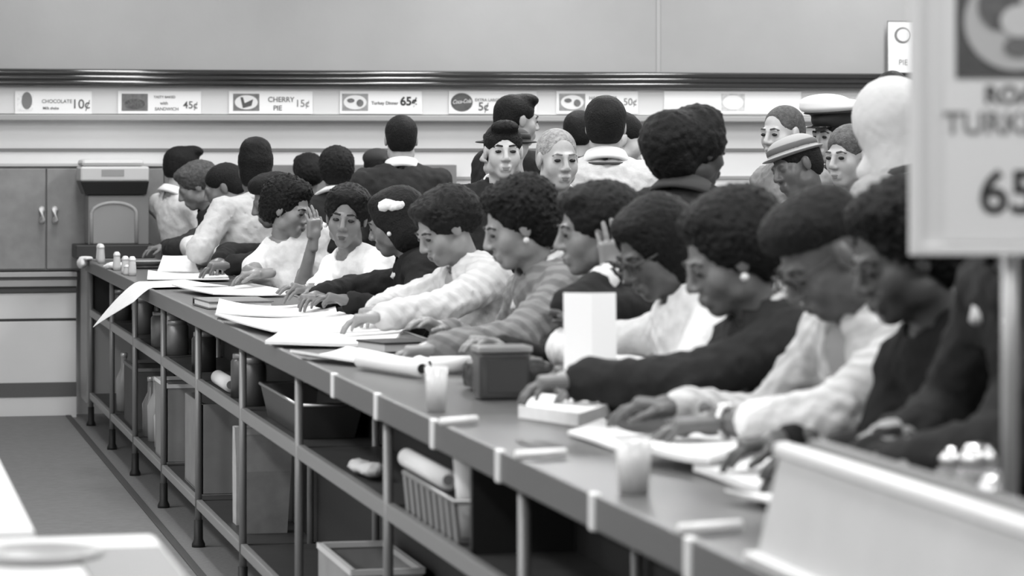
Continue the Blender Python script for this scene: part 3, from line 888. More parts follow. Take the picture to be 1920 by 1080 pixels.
def headscarf(i):
    V, Q = sdf_mesh([ell((0, -.024, .040), (.104, .126, .110)), cap((0, -.030, .0), (0, -.050, -.15), .104, .088, k=.05), cap((-.05, .045, -.125), (.05, .045, -.125), .036, k=.04),
                     ell((0, .135, -.030), (.074, .088, .115), k=.012, sub=True)], .006, noise=(.0012, .08, 2.0))
    np_mesh('headscarf', (V * i['hs'] @ i['M'].T + i['H'], Q), mat('scarf_cloth', 200, .8, bump=.2, bscale=30), i['t'])
def hairbow(lv=230, p=(.05, -.07, .05)):
    def f(i):
        V, Q = sdf_mesh([ell(np.array(p) + np.array([0, .022, .006]), (.030, .034, .024), k=.02), ell(np.array(p) - np.array([0, .020, .010]), (.028, .030, .018), k=.02)], .005, noise=(.004, .03, 1))
        np_mesh('hair_bow', (V * i['hs'] @ i['M'].T + i['H'], Q), mat('ribbon', lv, .6), i['t'])
    return f
def neck_trim(lv, r=.012):
    """open band of trim around the back and sides of the neckline"""
    def f(i):
        pts = []
        for k in range(13):
            a = math.radians(-150 + 300 * k / 12) - math.pi / 2
            dv = i['rt'] * math.cos(a) + i['fw'] * math.sin(a)
            fr = dv.dot(i['fw'])
            pts.append(i['N'] + dv * (.080 + .040 * max(0, fr)) + i['up'] * (.030 - .105 * max(0, fr + .1)))
        MB().tube(pts, r, 8).build('neck_trim', mat('trim_cloth', lv, .8), i['t'], smooth=True)
    return f

V3 = lambda *a: np.array(a, float)
EYE = ZT + .042
# ------------------------------------------------ seated along the counter, near to far
person('dark coated person behind the price sign pole, head hidden by the sign', at(1862, 335, X=1.90), face=185, pitch=12, torso=185, female=True, skin=80, hair='bob', hair_lv=38,
       coat=52, near=True, R_=dict(w=(1.74, 4.96, 1.0), d=(-1, .1, -.1)), L_=dict(w=(1.70, 4.80, 1.0), d=(-1, .1, -.1)), extras=both(cuffs(1, 150), cuffs(-1, 150), neck_trim(222, .014)), pelvis=(2.22, 4.80))
person('seated person in a black sweater with full dark hair, nearest face by the sign', at(1690, 482, X=1.95), face=186, pitch=22, torso=190, skin=66, hair='curly', hair_lv=36, coat=34,
       coat_kind='sweater', near=True, R_=dict(w=(1.72, 5.36, 1.0), d=(-1, .1, -.1), pole=(.2, .1, -1), hold=1), L_=dict(w=(1.74, 5.14, 1.0), d=(-1, .2, 0)), pelvis=(2.24, 5.32))
person('seated person with eyeglasses bowed low, light jacket and a wristwatch', at(1545, 478, X=1.96), face=188, pitch=38, torso=188, female=False, skin=84, hair='crop', hair_lv=48, coat=196, coat_kind='jacket', vee=True, shirt=150,
       near=True, L_=dict(w=at(1352, 792, Z=1.0), d=(-1, .22, -.08), curl=.25, sleeve=.58), R_=dict(w=(1.72, 6.10, 1.0), d=(-1, .35, .1)), extras=both(glasses, watch(-1), cuffs(-1, 222, 1.0, .48, .66)), coat_mat=mat('plaid_jacket', 190, .85, bump=.8, bscale=14, var=.14, vscale=9, wave='DIAGONAL'), pelvis=(2.24, 5.90))
person('seated woman with bouffant hair and pearl earring, charcoal coat with pale trim', at(1362, 486, X=1.93), face=184, pitch=24, torso=186, skin=96, hair='bouffant', hair_lv=48, coat=52, near=True,
       L_=dict(w=at(1080, 712, D=6.62), d=(-1, .12, -.05)), R_=dict(w=(1.73, 6.72, 1.0), d=(-1, .2, 0)), extras=both(earrings(), neck_trim(205, .010)), pelvis=(2.22, 6.42), hair_scale=1.06)
person('seated woman in a white blouse with a dark bob, behind the upright white pamphlet', at(1226, 468, X=2.0), face=196, pitch=30, torso=192, skin=78, hair='bob', hair_lv=36, coat=226, coat_kind='blouse', near=True,
       L_=dict(w=at(1105, 690, D=7.27), d=(-1, .1, -.1)), R_=dict(w=(1.82, 7.36, 1.03), d=(-.3, 0, 1)), extras=glasses, pelvis=(2.24, 7.22))
person('seated woman resting cheek on a hand, dark swept hair and dark dress', at(1112, 432, X=1.98), face=178, pitch=10, torso=184, skin=112, hair='swept', hair_lv=50, coat=44, coat_kind='dress', near=True,
       L_=dict(w=at(1152, 512, D=7.98), d=(-.1, 0, 1), n=(0, -1, .1), pole=(.3, -.4, -1), curl=.15), R_=dict(w=(1.76, 8.06, 1.0)), extras=both(earrings(), cuffs(-1, 215, .9)), pelvis=(2.24, 7.90))
person('seated woman with big curly hair, striped grey jacket with a pale neckline', at(968, 425, X=1.94), face=182, pitch=20, torso=188, skin=122, hair='curly', hair_lv=36, coat=112, coat_kind='jacket', near=True,
       coat_mat=mat('striped_tweed', 118, .85, bump=.8, bscale=15, var=.20, vscale=9, wave='DIAGONAL'), L_=dict(w=at(815, 654, Z=.98), d=(-1, .12, -.05), curl=.3), R_=dict(w=(1.76, 8.85, 1.0)), extras=both(earrings(), neck_trim(218, .013)), pelvis=(2.22, 8.62))
person('seated young woman looking down, short hair and pale jacket, writing hand on newspaper', at(832, 427, X=1.96), face=196, pitch=30, torso=192, skin=122, hair='swept', hair_lv=50, coat=200, coat_kind='jacket', near=True,
       L_=dict(w=at(695, 600, Z=1.0), d=(-1, .15, -.05)), R_=dict(w=(1.76, 10.0, 1.0)), extras=earrings(sides=(1,)), pelvis=(2.22, 9.85), vee=True, shirt=150, coat_mat=mat('pale_jacket', 202, .85, bump=.8, bscale=14, var=.06, vscale=9, wave='DIAGONAL'))
person('seated person in black coat with a pale hair bow, face turned away', at(740, 418, X=1.99), face=150, pitch=18, torso=176, skin=90, hair='bob', hair_lv=38, coat=36, collar=(235, .012, .03),
       L_=dict(w=(1.76, 10.55, 1.0)), R_=dict(w=(1.72, 11.0, 1.0)), extras=both(hairbow(232, (-.085, -.04, .06)), earrings(sides=(-1,))), pelvis=(2.22, 10.80))
person('seated woman in bright white blouse turning her face towards the camera', at(650, 408, X=1.92), face=252, pitch=8, roll=6, torso=205, skin=104, hair='swept', hair_lv=38, coat=228, coat_kind='blouse', near=True,
       R_=dict(w=at(560, 566, Z=.98), d=(-1, -.1, -.05), sleeve=.7), L_=dict(w=(1.74, 11.3, 1.0)), extras=earrings(sides=(1,)), pelvis=(2.2, 11.7))
person('seated woman in sleeveless white blouse shading her face with a raised hand', at(544, 392, X=1.95), face=318, pitch=18, torso=270, skin=112, hair='curly', hair_lv=36, coat=226, coat_kind='blouse', near=True,
       R_=dict(w=at(512, 556, Z=1.0), d=(-1, .1, -.05)), L_=dict(w=at(588, 446, D=13.3), d=(0, -.1, 1), n=(.6, -.8, 0), pole=(-.3, -.3, -1), curl=.2), sleeve=.12, pelvis=(2.16, 13.40), hair_scale=1.0)
person('seated person in dark coat between white blouse woman and pale jacket man', at(512, 376, X=2.03), face=180, pitch=20, torso=180, skin=90, hair='crop', female=False, coat=44,
       L_=dict(w=(1.76, 14.0, 1.0)), R_=dict(w=(1.76, 14.35, 1.0)), pelvis=(2.2, 14.2), faced=False)
person('man with tall dark hair and pale jacket, back turned, at the far counter', at(480, 322, X=2.02), face=78, pitch=-4, torso=118, skin=96, hair='tall', hair_lv=34, female=False, coat=196, coat_kind='jacket', collar=(205, .02, .02),
       L_=dict(w=(1.75, 14.9, 1.0)), R_=dict(w=(2.3, 15.3, 1.0)), pelvis=(1.99, 14.85), faced=False, bulk=1.2)
person('seated person in white shirt leaning over the far end of counter', at(418, 352, X=1.95), face=172, pitch=22, torso=170, skin=96, hair='man', hair_lv=40, female=False, coat=226, coat_kind='blouse',
       L_=dict(w=(1.80, 15.40, 1.0)), R_=dict(w=(1.80, 15.66, 1.0)), pelvis=(2.2, 15.48), faced=False)
person('seated person with greying hair in dark jacket, head bent over far counter', at(366, 350, X=1.86), face=180, pitch=28, torso=176, skin=110, hair='swept', hair_lv=78, coat=60,
       L_=dict(w=(1.72, 16.25, 1.0)), R_=dict(w=(1.72, 16.55, 1.0)), pelvis=(2.2, 16.42), faced=False)
person('dark haired man in white shirt facing right, beside the drink dispenser', at(345, 316, Y=17.0), face=8, pitch=8, torso=30, skin=168, hair='quiff', hair_lv=42, female=False, coat=226, coat_kind='blouse', collar=(240, .02, .02),
       pelvis=(1.97, 17.08), R_=dict(w=(2.16, 16.92, .85)), L_=dict(w=(2.2, 17.16, .85)))
# ------------------------------------------------ standing crowd behind
person('standing woman with a high dark updo and dark coat, back to the counter', at(1305, 282, Y=9.0), face=24, pitch=8, torso=58, sit=False, skin=58, hair='updo', hair_lv=36, coat=56, near=True, hair_scale=1.06, bulk=1.28, collar=(60, .03, .03))
person('standing woman in a pale headscarf and light coat, half behind the sign', at(1664, 240, Y=8.10), face=112, pitch=8, torso=128, sit=False, skin=150, hair=None, coat=160, near=True, collar=(60, .012, .04), extras=headscarf, faced=False)
person('older balding man facing the camera, standing behind the curly haired woman', at(1046, 298, Y=11.7), face=276, pitch=6, torso=270, sit=False, female=False, skin=176, hair='crew', hair_lv=152, coat=58, collar=(205, .02, .015), near=True)
person('young man with dark quiff staring at the camera, dark coat', at(944, 284, Y=12.6), face=264, pitch=2, torso=262, sit=False, female=False, skin=188, hair='quiff', hair_lv=40, coat=56, collar=(225, .02, .015), near=True)
person('man in a dark brimmed hat, hidden behind the staring young man', at(946, 288, Y=13.3), face=190, pitch=0, sit=False, female=False, skin=180, hair=None, coat=50, extras=lambda i: hat_fedora(i, 52, 30, 0.0, (.10, .150), .052), faced=False)
person('tall dark haired man in profile facing right, head above the others', at(970, 226, Y=14.2), face=12, pitch=6, torso=20, sit=False, female=False, skin=165, hair='quiff', hair_lv=36, coat=50, collar=(220, .02, .01))
person('man seen from behind, dark hair and white collared dark suit', at(752, 262, Y=15.0), face=82, pitch=2, torso=84, sit=False, female=False, skin=165, hair='man', hair_lv=40, coat=60, collar=(238, .024, .004), bulk=1.08, faced=False)
person('man from behind in pale jacket with two dark collar stripes', at(1136, 238, Y=12.1), face=72, pitch=-2, torso=80, sit=False, female=False, skin=170, hair='man', hair_lv=40, coat=206, coat_kind='jacket', collar=(226, .03, .02), bulk=1.12, faced=False, hair_scale=1.06,
       extras=both(lambda i: MB().tube([i['N'] + i['rt'] * .096 * math.cos(a) + i['fw'] * .096 * math.sin(a) + i['up'] * .006 for a in [2 * math.pi * k / 24 for k in range(24)]], .006, 6, True).build('collar_stripe', mat('stripe', 70, .8), i['t'], smooth=True),
                   lambda i: MB().tube([i['N'] + i['rt'] * .075 * math.cos(a) + i['fw'] * .075 * math.sin(a) + i['up'] * .052 for a in [2 * math.pi * k / 24 for k in range(24)]], .005, 6, True).build('collar_stripe', mat('stripe', 70, .8), i['t'], smooth=True)))
person('man in profile facing right beside the striped collar jacket', at(1168, 262, Y=13.0), face=-8, pitch=14, torso=10, sit=False, female=False, skin=185, hair='man', hair_lv=46, coat=60, collar=(240, .02, .02))
person('dark haired man behind the balding man, mostly hidden', at(1088, 252, Y=15.2), face=60, pitch=4, torso=60, sit=False, female=False, skin=160, hair='man', hair_lv=48, coat=60, faced=False)
person('man with receding hair in left profile, standing beside the peaked cap', at(1466, 250, Y=12.5), face=212, pitch=6, torso=200, sit=False, female=False, skin=180, hair='crew', hair_lv=82, coat=140, collar=(200, .02, .02), near=True)
person('man in a tilted grey brimmed hat, dark face under it, pale coat', at(1492, 312, Y=10.9), face=196, pitch=16, roll=-14, torso=190, sit=False, female=False, skin=80, hair='man', hair_lv=40, coat=165, collar=(150, .02, .03), extras=lambda i: hat_fedora(i, 165, 92, 0.05, (.112, .135), .056), faced=False, near=True, scale=.94)
person('officer wearing a white peaked cap with black band', at(1562, 256, Y=13.0), face=206, pitch=4, torso=200, sit=False, female=False, skin=140, hair='man', hair_lv=45, coat=90, collar=(120, .02, .01), extras=cap_police, near=True)  # skin level includes the shade on the face below the cap
person('man with lined pale face between white cap and headscarf', at(1590, 292, Y=11.4), face=214, pitch=8, torso=200, sit=False, female=False, skin=175, hair='man', hair_lv=90, coat=130, collar=(215, .02, .02), near=True)
person('tall dark haired man behind the headscarf, mostly hidden', at(1672, 182, Y=13.7), face=75, pitch=4, torso=80, sit=False, female=False, skin=110, hair='man', hair_lv=48, coat=70, faced=False)
person('far standing person seen from behind with short dark hair, dark coat, leftmost of three', at(577, 328, Y=16.75), face=95, torso=95, sit=False, female=True, skin=100, hair='swept', hair_lv=46, coat=58, faced=False, scale=.95)
person('far standing woman from behind with round dark hair and white collar', at(630, 320, Y=15.7), face=85, torso=85, sit=False, skin=100, hair='bouffant', hair_lv=40, coat=60, collar=(238, .02, .045), faced=False, scale=.93)
person('far standing person in small dark hat beside the suited man', at(705, 322, Y=16.4), face=110, torso=100, sit=False, skin=110, hair='man', hair_lv=40, coat=62, collar=(230, .02, .02), extras=hat_pillbox, faced=False, scale=.93)

# ------------------------------------------------ stools under the seated people
st_names = ['near end', ]
M_seat = mat('stool_vinyl', 58, .4); M_ped = mat('stool_steel', 150, .35, metal=.7)
seated = [i for i in PEOPLE if i['P'][2] < .75]
for k, i in enumerate(seated):
    x, y = i['P'][0], i['P'][1]
    lb = i['t']['label']
    s_ = thing('counter_stool', (x, y, 0), 'round pedestal stool hidden behind the counter under its sitter', 'stool', 'stools along the lunch counter')
    MB().lathe((x, y, .512), [(.15, 0), (.172, .012), (.176, .03), (.165, .046), (.12, .055)], 24).build('seat', M_seat, s_, smooth=True)
    MB().lathe((x, y, 0), [(.15, 0), (.15, .012), (.06, .04), (.04, .08), (.036, .51)], 20).build('pedestal', M_ped, s_, smooth=True)

# ================================================================== THINGS ON AND UNDER THE COUNTER
def top(u, v, h=0.0): return at(u, v, Z=ZT + h)
M_paper = mat('newsprint', 236, .8, var=.05, vscale=40)
def sheet(name, label, cat, c4, h, curl=0.0, m=None, drop=None, n=(14, 10), group=None, ripple=.003):
    """a slab of paper between four corner points, with its own thickness, ripple and an optional bend down"""
    c4 = [np.array(c, float) for c in c4]
    top_, bot = [], []
    ph = random.uniform(0, 6)
    for j in range(n[1] + 1):
        for i in range(n[0] + 1):
            a, b = i / n[0], j / n[1]
            p = c4[0] * (1 - a) * (1 - b) + c4[1] * a * (1 - b) + c4[2] * a * b + c4[3] * (1 - a) * b
            z = ripple * (1 + math.sin(5 * a + ph) * math.cos(4 * b + ph)) + curl * (2 * a - 1) ** 2 * (.4 + .6 * b)
            q = p + np.array([0, 0, z])
            if drop and q[0] < XE + .01: q[2] -= drop * (XE + .01 - q[0]) ** 1.3
            top_.append(q + np.array([0, 0, h])); bot.append(q)
    N1 = len(top_); fs = []; W_ = n[0] + 1
    for j in range(n[1]):
        for i in range(n[0]):
            k = j * W_ + i
            fs.append((k, k + 1, k + W_ + 1, k + W_)); fs.append((N1 + k, N1 + k + W_, N1 + k + W_ + 1, N1 + k + 1))
    rim = [i for i in range(W_)] + [j * W_ + n[0] for j in range(1, n[1] + 1)] + [n[1] * W_ + i for i in range(n[0] - 1, -1, -1)] + [j * W_ for j in range(n[1] - 1, 0, -1)]
    for k in range(len(rim)):
        a, b = rim[k], rim[(k + 1) % len(rim)]; fs.append((a, N1 + a, N1 + b, b))
    o = MB().add(top_ + bot, fs).build(name, m or M_paper, None, smooth=False)
    return tag(o, label, cat, group)
def rect(cx, cy, w, l, rot, z=ZT + .006):
    c, s = math.cos(math.radians(rot)), math.sin(math.radians(rot))
    return [(cx + x * c - y * s, cy + x * s + y * c, z) for x, y in ((-w / 2, -l / 2), (w / 2, -l / 2), (w / 2, l / 2), (-w / 2, l / 2))]
sheet('newspaper', 'white newspaper drooping over the service edge at the far counter', 'newspaper', rect(1.39, 13.55, .44, .62, 12), .003, m=M_paper, drop=1.6, n=(20, 8))
sheet('newspaper', 'open newspaper lying in front of the pale jacket man', 'newspaper', rect(1.60, 14.3, .38, .75, -6), .005, curl=.012)
sheet('newspaper', 'folded newspaper standing as a low tent on far counter', 'newspaper', [(1.50, 14.74, ZT + .012), (1.70, 14.70, ZT + .012), (1.68, 14.82, ZT + .085), (1.54, 14.86, ZT + .085)], .006, ripple=.001)
sheet('newspaper', 'newspaper under the hands of the woman shading her face', 'newspaper', rect(1.62, 12.75, .36, .70, 8), .005, curl=.016)
sheet('newspaper', 'broad white newspaper spread in front of the white blouse woman', 'newspaper', rect(1.58, 11.14, .44, .70, -8), .006, curl=.03)
sheet('newspaper', 'large white newspaper under the hand of the pale jacket woman', 'newspaper', rect(1.56, 10.24, .46, .84, 6), .006, curl=.02)
sheet('newspaper', 'thick folded newspaper lying before the striped jacket woman', 'newspaper', rect(1.53, 9.44, .40, .50, -14), .010, curl=.012)
sheet('magazine', 'white magazine beside the rolled paper at the service edge', 'magazine', rect(1.44, 8.62, .20, .34, 24), .008, curl=.014)
sheet('magazine', 'open booklet with lifted corner under the curly haired woman', 'magazine', rect(1.68, 8.40, .22, .26, -20), .006, curl=.02)
sheet('magazine', 'thick white pad in front of the charcoal coat woman', 'magazine', [top(972, 785), top(1085, 802), top(1165, 775), top(1010, 763)], .030, ripple=.002)
sheet('paper_sheet', 'white sheet with a pointed corner beside the wristwatch hand', 'paper', [top(1064, 818), top(1165, 852), top(1230, 832), top(1130, 800)], .008, curl=.006)
sheet('newspaper', 'creased newspaper under the bowed man\'s wrist', 'newspaper', [top(1185, 848, .022), top(1330, 876, .022), top(1440, 844, .022), top(1305, 825, .022)], .012, curl=.010)
sheet('newspaper', 'bright newspaper page reaching towards the metal case', 'newspaper', [top(1300, 890, .0), top(1425, 930, .0), top(1450, 880, .0), top(1345, 862, .0)], .014, curl=.008)
sheet('paper_sheet', 'curled white paper beside the black sweater elbow', 'paper', rect(1.64, 4.98, .20, .22, 15), .005, curl=.01)
bk = thing('ring_binder', (1.50, 11.75, ZT), 'grey binder with a dark spine near the drooping newspapers', 'book')
b0 = rect(1.48, 11.72, .26, .34, 4)
MB().box(1.36, 1.62, 11.55, 11.89, ZT + .001, ZT + .007, .06).build('cover', mat('binder_cover', 110, .6), bk, .002)
MB().box(1.365, 1.612, 11.56, 11.88, ZT + .007, ZT + .026, .06).build('pages', M_paper, bk, .001)
MB().box(1.36, 1.62, 11.55, 11.89, ZT + .026, ZT + .032, .06).build('cover', mat('binder_cover', 118, .6), bk, .002)
MB().box(1.36, 1.62, 11.885, 11.893, ZT + .001, ZT + .032, .06, (1.49, 11.72)).build('spine', mat('binder_spine', 40, .6), bk)
bk2 = thing('hardback_book', (1.62, 9.82, ZT), 'black covered book propped beside the newspaper', 'book')
c_ = np.array([1.66, 9.35, ZT + .002])
MB().box(1.56, 1.72, 8.93, 9.12, ZT + .030, ZT + .036, .3).build('cover', M_black, bk2, .002)
MB().box(1.565, 1.712, 8.935, 9.115, ZT + .008, ZT + .030, .3).build('pages', mat('page_edges', 200, .8), bk2)
MB().box(1.56, 1.72, 8.93, 9.12, ZT + .002, ZT + .008, .3).build('cover', M_black, bk2, .002)
# upright pamphlet held by the white blouse woman
pm = thing('pamphlet', (1.70, 6.98, ZT), 'tall white pamphlet standing upright on the counter', 'pamphlet')
fx = V3(R[0], R[1], 0)
pc = at(1110, 640, Y=6.98)
for k, (a0, a1, y0, y1) in enumerate(((-.063, .0, .012, -.006), (.0, .063, -.006, .010))):
    pa = [pc + fx * a0 + V3(0, y0, 0), pc + fx * a1 + V3(0, y1, 0)]
    vs = []
    for yy in (0, .004):
        for p_ in pa:
            for z_ in (ZT + .002, 1.200):
                vs.append((p_[0] + (z_ - ZT) * .02, p_[1] + yy + (z_ - ZT) * .12, z_))
    MB().add(vs, [(0, 1, 3, 2), (4, 6, 7, 5), (0, 4, 5, 1), (2, 3, 7, 6), (0, 2, 6, 4), (1, 5, 7, 3)]).build('page', mat('pamphlet_paper', 242, .7), pm)
# rolled papers
def roll(label, a, b, r, lv=240, hole=30):
    t = thing('paper_roll', (np.array(a) + np.array(b)) / 2, label, 'paper roll')
    MB().tube([a, b], r, 18).build('roll', mat('roll_paper', lv, .8), t, smooth=True)
    d = nrm(np.array(a) - np.array(b))
    MB().tube([np.array(a) + d * .0005, np.array(a) + d * .0015], r * .55, 14).build('core', mat('roll_core', hole, .8), t)
    MB().tube([np.array(b) - d * .0005, np.array(b) - d * .0015], r * .55, 14).build('core', mat('roll_core', hole, .8), t)
    return t
p = top(850, 702); roll('white paper roll with a dark end beside the black handbag', (p[0] + .05, p[1] + .02, ZT + .026), (p[0] - .065, p[1] - .0, ZT + .026), .024)
p = top(730, 700) + V3(0, 0, .03); roll('loosely rolled newspaper slanting across the counter edge', (p[0] + .05, p[1] - .22, ZT + .028), (p[0] - .05, p[1] + .16, ZT + .028), .025)
# tumblers, cups, shakers
def tumbler(x, y, label, r=.033, h=.115, lv=None, group=None, fill=True):
    t = thing('tumbler', (x, y, ZT), label, 'glass', group)
    m = glass_mat() if lv is None else mat('milk_glass', lv, .2)
    MB().lathe((x, y, ZT + .001), [(r * .78, 0), (r, h), (r - .003, h), (r * .74, .006)], 24).build('glass', m, t, smooth=True)
    if fill: MB().lathe((x, y, ZT + .008), [(r * .72, 0), (r * .84, h * .55)], 24).build('milk', mat('milk', 235, .3), t, smooth=True)
    return t
p = top(795, 772); tumbler(p[0] + .03, p[1], 'white tumbler standing near the joint of the counter edge', .028, .105, 215)
p = top(1188, 925); tumbler(p[0], p[1], 'white glass tumbler in front of the dark counter gap', .034, .095, 215)
p = top(1040, 745)
cupt = thing('tea_cup', (1.72, 7.75, ZT), 'white tea cup beside the pamphlet', 'cup')
cx_, cy_ = 1.735, 7.755
MB().lathe((cx_, cy_, ZT + .001), [(.05, 0), (.085, .010), (.088, .014), (.05, .008)], 28).build('saucer', mat('china', 225, .2), cupt, smooth=True)
MB().lathe((cx_, cy_, ZT + .012), [(.024, 0), (.040, .03), (.046, .066), (.043, .066), (.036, .03), (.02, .006)], 28).build('bowl', mat('china', 225, .2), cupt, smooth=True)
MB().tube([(cx_ - .043, cy_, ZT + .07), (cx_ - .068, cy_, ZT + .066), (cx_ - .068, cy_, ZT + .038), (cx_ - .040, cy_, ZT + .034)], .005, 8).build('handle', mat('china', 225, .2), cupt, smooth=True)
def shaker(u, v, h, label, lv=228):
    x, y, _ = top(u, v); x = max(x, XE + .046)
    t = thing('shaker', (x, y, ZT), label, 'shaker', 'shakers at the far counter end')
    MB().lathe((x, y, ZT + .001), [(.019, 0), (.021, h * .2), (.017, h * .7), (.017, h * .74)], 16).build('jar', mat('milk_glass', lv - 20, .25), t, smooth=True)
    MB().lathe((x, y, ZT + .001 + h * .74), [(.018, 0), (.018, h * .12), (.010, h * .25), (.0, h * .26)], 16).build('cap', mat('shaker_cap', lv + 10, .25, metal=.2), t, smooth=True)
for u, v, h, lb in ((173, 494, .105, 'tallest white shaker at the outer corner of far counter end'), (187, 491, .10, 'white shaker right behind the tallest corner shaker'), (216, 507, .095, 'slim grey-white shaker in the middle of the far condiment group'),
                    (235, 514, .09, 'left one of two twin shakers beside the white dish'), (248, 517, .095, 'right one of two twin shakers beside the white dish'), (224, 516, .05, 'short squat white shaker in front of the condiment group')):
    shaker(u, v, h, lb)
x, y, _ = top(198, 506); x = x + .05
nk = thing('napkin', (x, y, ZT), 'crumpled white napkin among the far shakers', 'napkin')
np_mesh('cloth', sdf_mesh([ell((x, y, ZT + .022), (.045, .045, .020), k=.01), ell((x - .03, y + .02, ZT + .016), (.03, .03, .014), k=.01)], .006, noise=(.004, .03, 1)), mat('napkin_cloth', 238, .9), nk)
x, y, _ = top(272, 503)
ds = thing('serving_dish', (x, y, ZT), 'shallow white dish on a dark tray at far counter', 'dish')
MB().lathe((x, y, ZT + .001), [(.12, 0), (.125, .012), (.115, .014)], 28).build('tray', mat('dark_tray', 38, .4), ds, smooth=True)
MB().lathe((x, y, ZT + .016), [(.07, 0), (.105, .022), (.109, .024), (.075, .010)], 28).build('dish', mat('china', 225, .25), ds, smooth=True)
x, y = 1.30, 16.55
cl = thing('dish_cloth', (x, y, ZT), 'white cloth hanging over the far corner of the counter', 'cloth')
np_mesh('cloth', sdf_mesh([ell((XE - .01, 16.62, ZT + .018), (.036, .10, .010), k=.01), ell((XE - .036, 16.62, ZT - .010), (.026, .09, .030), k=.015)], .007, noise=(.004, .05, 1)), mat('napkin_cloth', 226, .9), cl)
# handbag on the counter
x, y = 1.67, 7.51
hb = thing('handbag', (x, y, ZT), 'black leather handbag with metal frame on the counter', 'handbag')
np_mesh('bag', sdf_mesh([rbox((x, y, ZT + .040), (.085, .09, .016), .020, k=.01), rbox((x, y, ZT + .074), (.06, .07, .006), .010, k=.02)], .008, noise=(.003, .06, 2)), mat('bag_leather', 36, .35), hb)
MB().box(x - .068, x + .068, y - .082, y - .074, ZT + .074, ZT + .090).build('frame', mat('bag_frame', 165, .3, metal=.6), hb, .003)
MB().tube([(x - .05, y, ZT + .082), (x - .045, y, ZT + .108), (x, y, ZT + .116), (x + .045, y, ZT + .108), (x + .05, y, ZT + .082)], .008, 8).build('strap', mat('bag_leather', 36, .35), hb, smooth=True)
nd = thing('napkin_dispenser', (1.50, 7.02, ZT), 'chrome napkin dispenser beside the handbag', 'dispenser')
x, y = float(top(940, 748)[0]), float(top(940, 748)[1])
MB().box(x - .065, x + .065, y - .045, y + .045, ZT + .001, ZT + .118).build('body', mat('dispenser_chrome', 90, .25, metal=.8), nd, .008)
MB().box(x - .069, x + .069, y - .049, y + .049, ZT + .118, ZT + .134).build('lid', M_chrome, nd, .003)
MB().box(x - .045, x + .055, y - .0475, y - .045, ZT + .02, ZT + .10).build('napkins', mat('napkin_cloth', 60, .9), nd)
# sugar jars near the sign
def jar(u, v, label, h=.13, r=.036):
    x, y, _ = top(u, v); x -= .03
    t = thing('sugar_jar', (x, y, ZT), label, 'jar', 'sugar jars near the sign')
    MB().lathe((x, y, ZT + .001), [(r, 0), (r, h * .7), (r * .8, h * .8)], 22).build('glass', glass_mat(), t, smooth=True)
    MB().lathe((x, y, ZT + .006), [(r * .9, 0), (r * .9, h * .45)], 22).build('sugar', mat('sugar', 240, .9), t, smooth=True)
    MB().lathe((x, y, ZT + .001 + h * .8), [(r * .85, 0), (r * .85, h * .1), (r * .5, h * .24), (.0, h * .26)], 22).build('lid', M_chrome, t, smooth=True)
jar(1822, 985, 'sugar jar left of the sign pole foot', .125, .034)
jar(1868, 1010, 'sugar jar directly in front of the sign pole', .145, .038)
jar(1905, 1062, 'sugar jar at the right picture edge behind the metal case', .13, .036)
sheet('paper_sheet', 'white card lying behind the metal case beneath the sign', 'paper', [(1.50, 4.05, ZT + .04), (1.62, 4.05, ZT + .04), (1.62, 4.35, ZT + .04), (1.50, 4.35, ZT + .04)], .03, ripple=.001)

# drink dispenser at the far end, on the counter's end block
box('end_block', mat('end_block', 150, .5), ctr, XE + .01, 1.72, Y1 + .002, 17.32, .12, ZT, .004)
dm = thing('drink_dispenser', (1.5, 17.1, ZT), 'boxy drink dispenser with pale lid and black tray at far counter end', 'dispenser')
dy = 17.0
def dx(u): return float(at(u, 400, Y=dy)[0])
def dz(v): return float(at(220, v, Y=dy)[2])
MB().box(dx(142), dx(290), dy - .02, dy + .30, ZT + .001, dz(459)).build('base', mat('dispenser_base', 48, .5), dm, .006)
MB().box(dx(166), dx(280), dy + .02, dy + .28, dz(459), dz(366)).build('body', mat('dispenser_body', 128, .45), dm, .006)
a0, a1, zb_, zt_ = dx(172), dx(256), dz(456), dz(380)
pts = [(a0, dy + .016, zb_)] + [(a0 + (a1 - a0) * (.5 - .5 * math.cos(t)), dy + .016, zt_ - .06 + .06 * math.sin(t)) for t in [math.pi * k / 12 for k in range(13)]] + [(a1, dy + .016, zb_)]
MB().tube(pts, .011, 8).build('arch_trim', mat('arch_trim', 165, .4), dm, smooth=True)
n0 = len(pts)
MB().add([(a, dy + .014, z) for a, _, z in pts] + [(a, dy + .02, z) for a, _, z in pts], [tuple(range(n0)), tuple(range(2 * n0 - 1, n0 - 1, -1))]).build('front_panel', mat('dispenser_panel', 142, .5), dm)
MB().add([(x, y, z) for z, (xa, xb, ya, yb) in ((dz(365), (dx(160), dx(275), dy - .0, dy + .28)), (dz(340), (dx(150), dx(279), dy - .03, dy + .29))) for x, y in ((xa, ya), (xb, ya), (xb, yb), (xa, yb))],
         [(0, 3, 2, 1), (4, 5, 6, 7), (0, 1, 5, 4), (1, 2, 6, 5), (2, 3, 7, 6), (3, 0, 4, 7)]).build('tray', mat('dispenser_tray', 36, .4), dm, .004)
MB().box(dx(150), dx(279), dy - .025, dy + .285, dz(340), dz(312)).build('tank', mat('dispenser_tank', 200, .3), dm, .012)
MB().box(dx(152), dx(270), dy - .02, dy + .28, dz(312), dz(299)).build('lid', mat('dispenser_lid', 205, .35), dm, .02)
MB().box(dx(190), dx(232), dy - .028, dy - .024, dz(330), dz(318)).build('name_plate', mat('plate', 150, .4), dm)

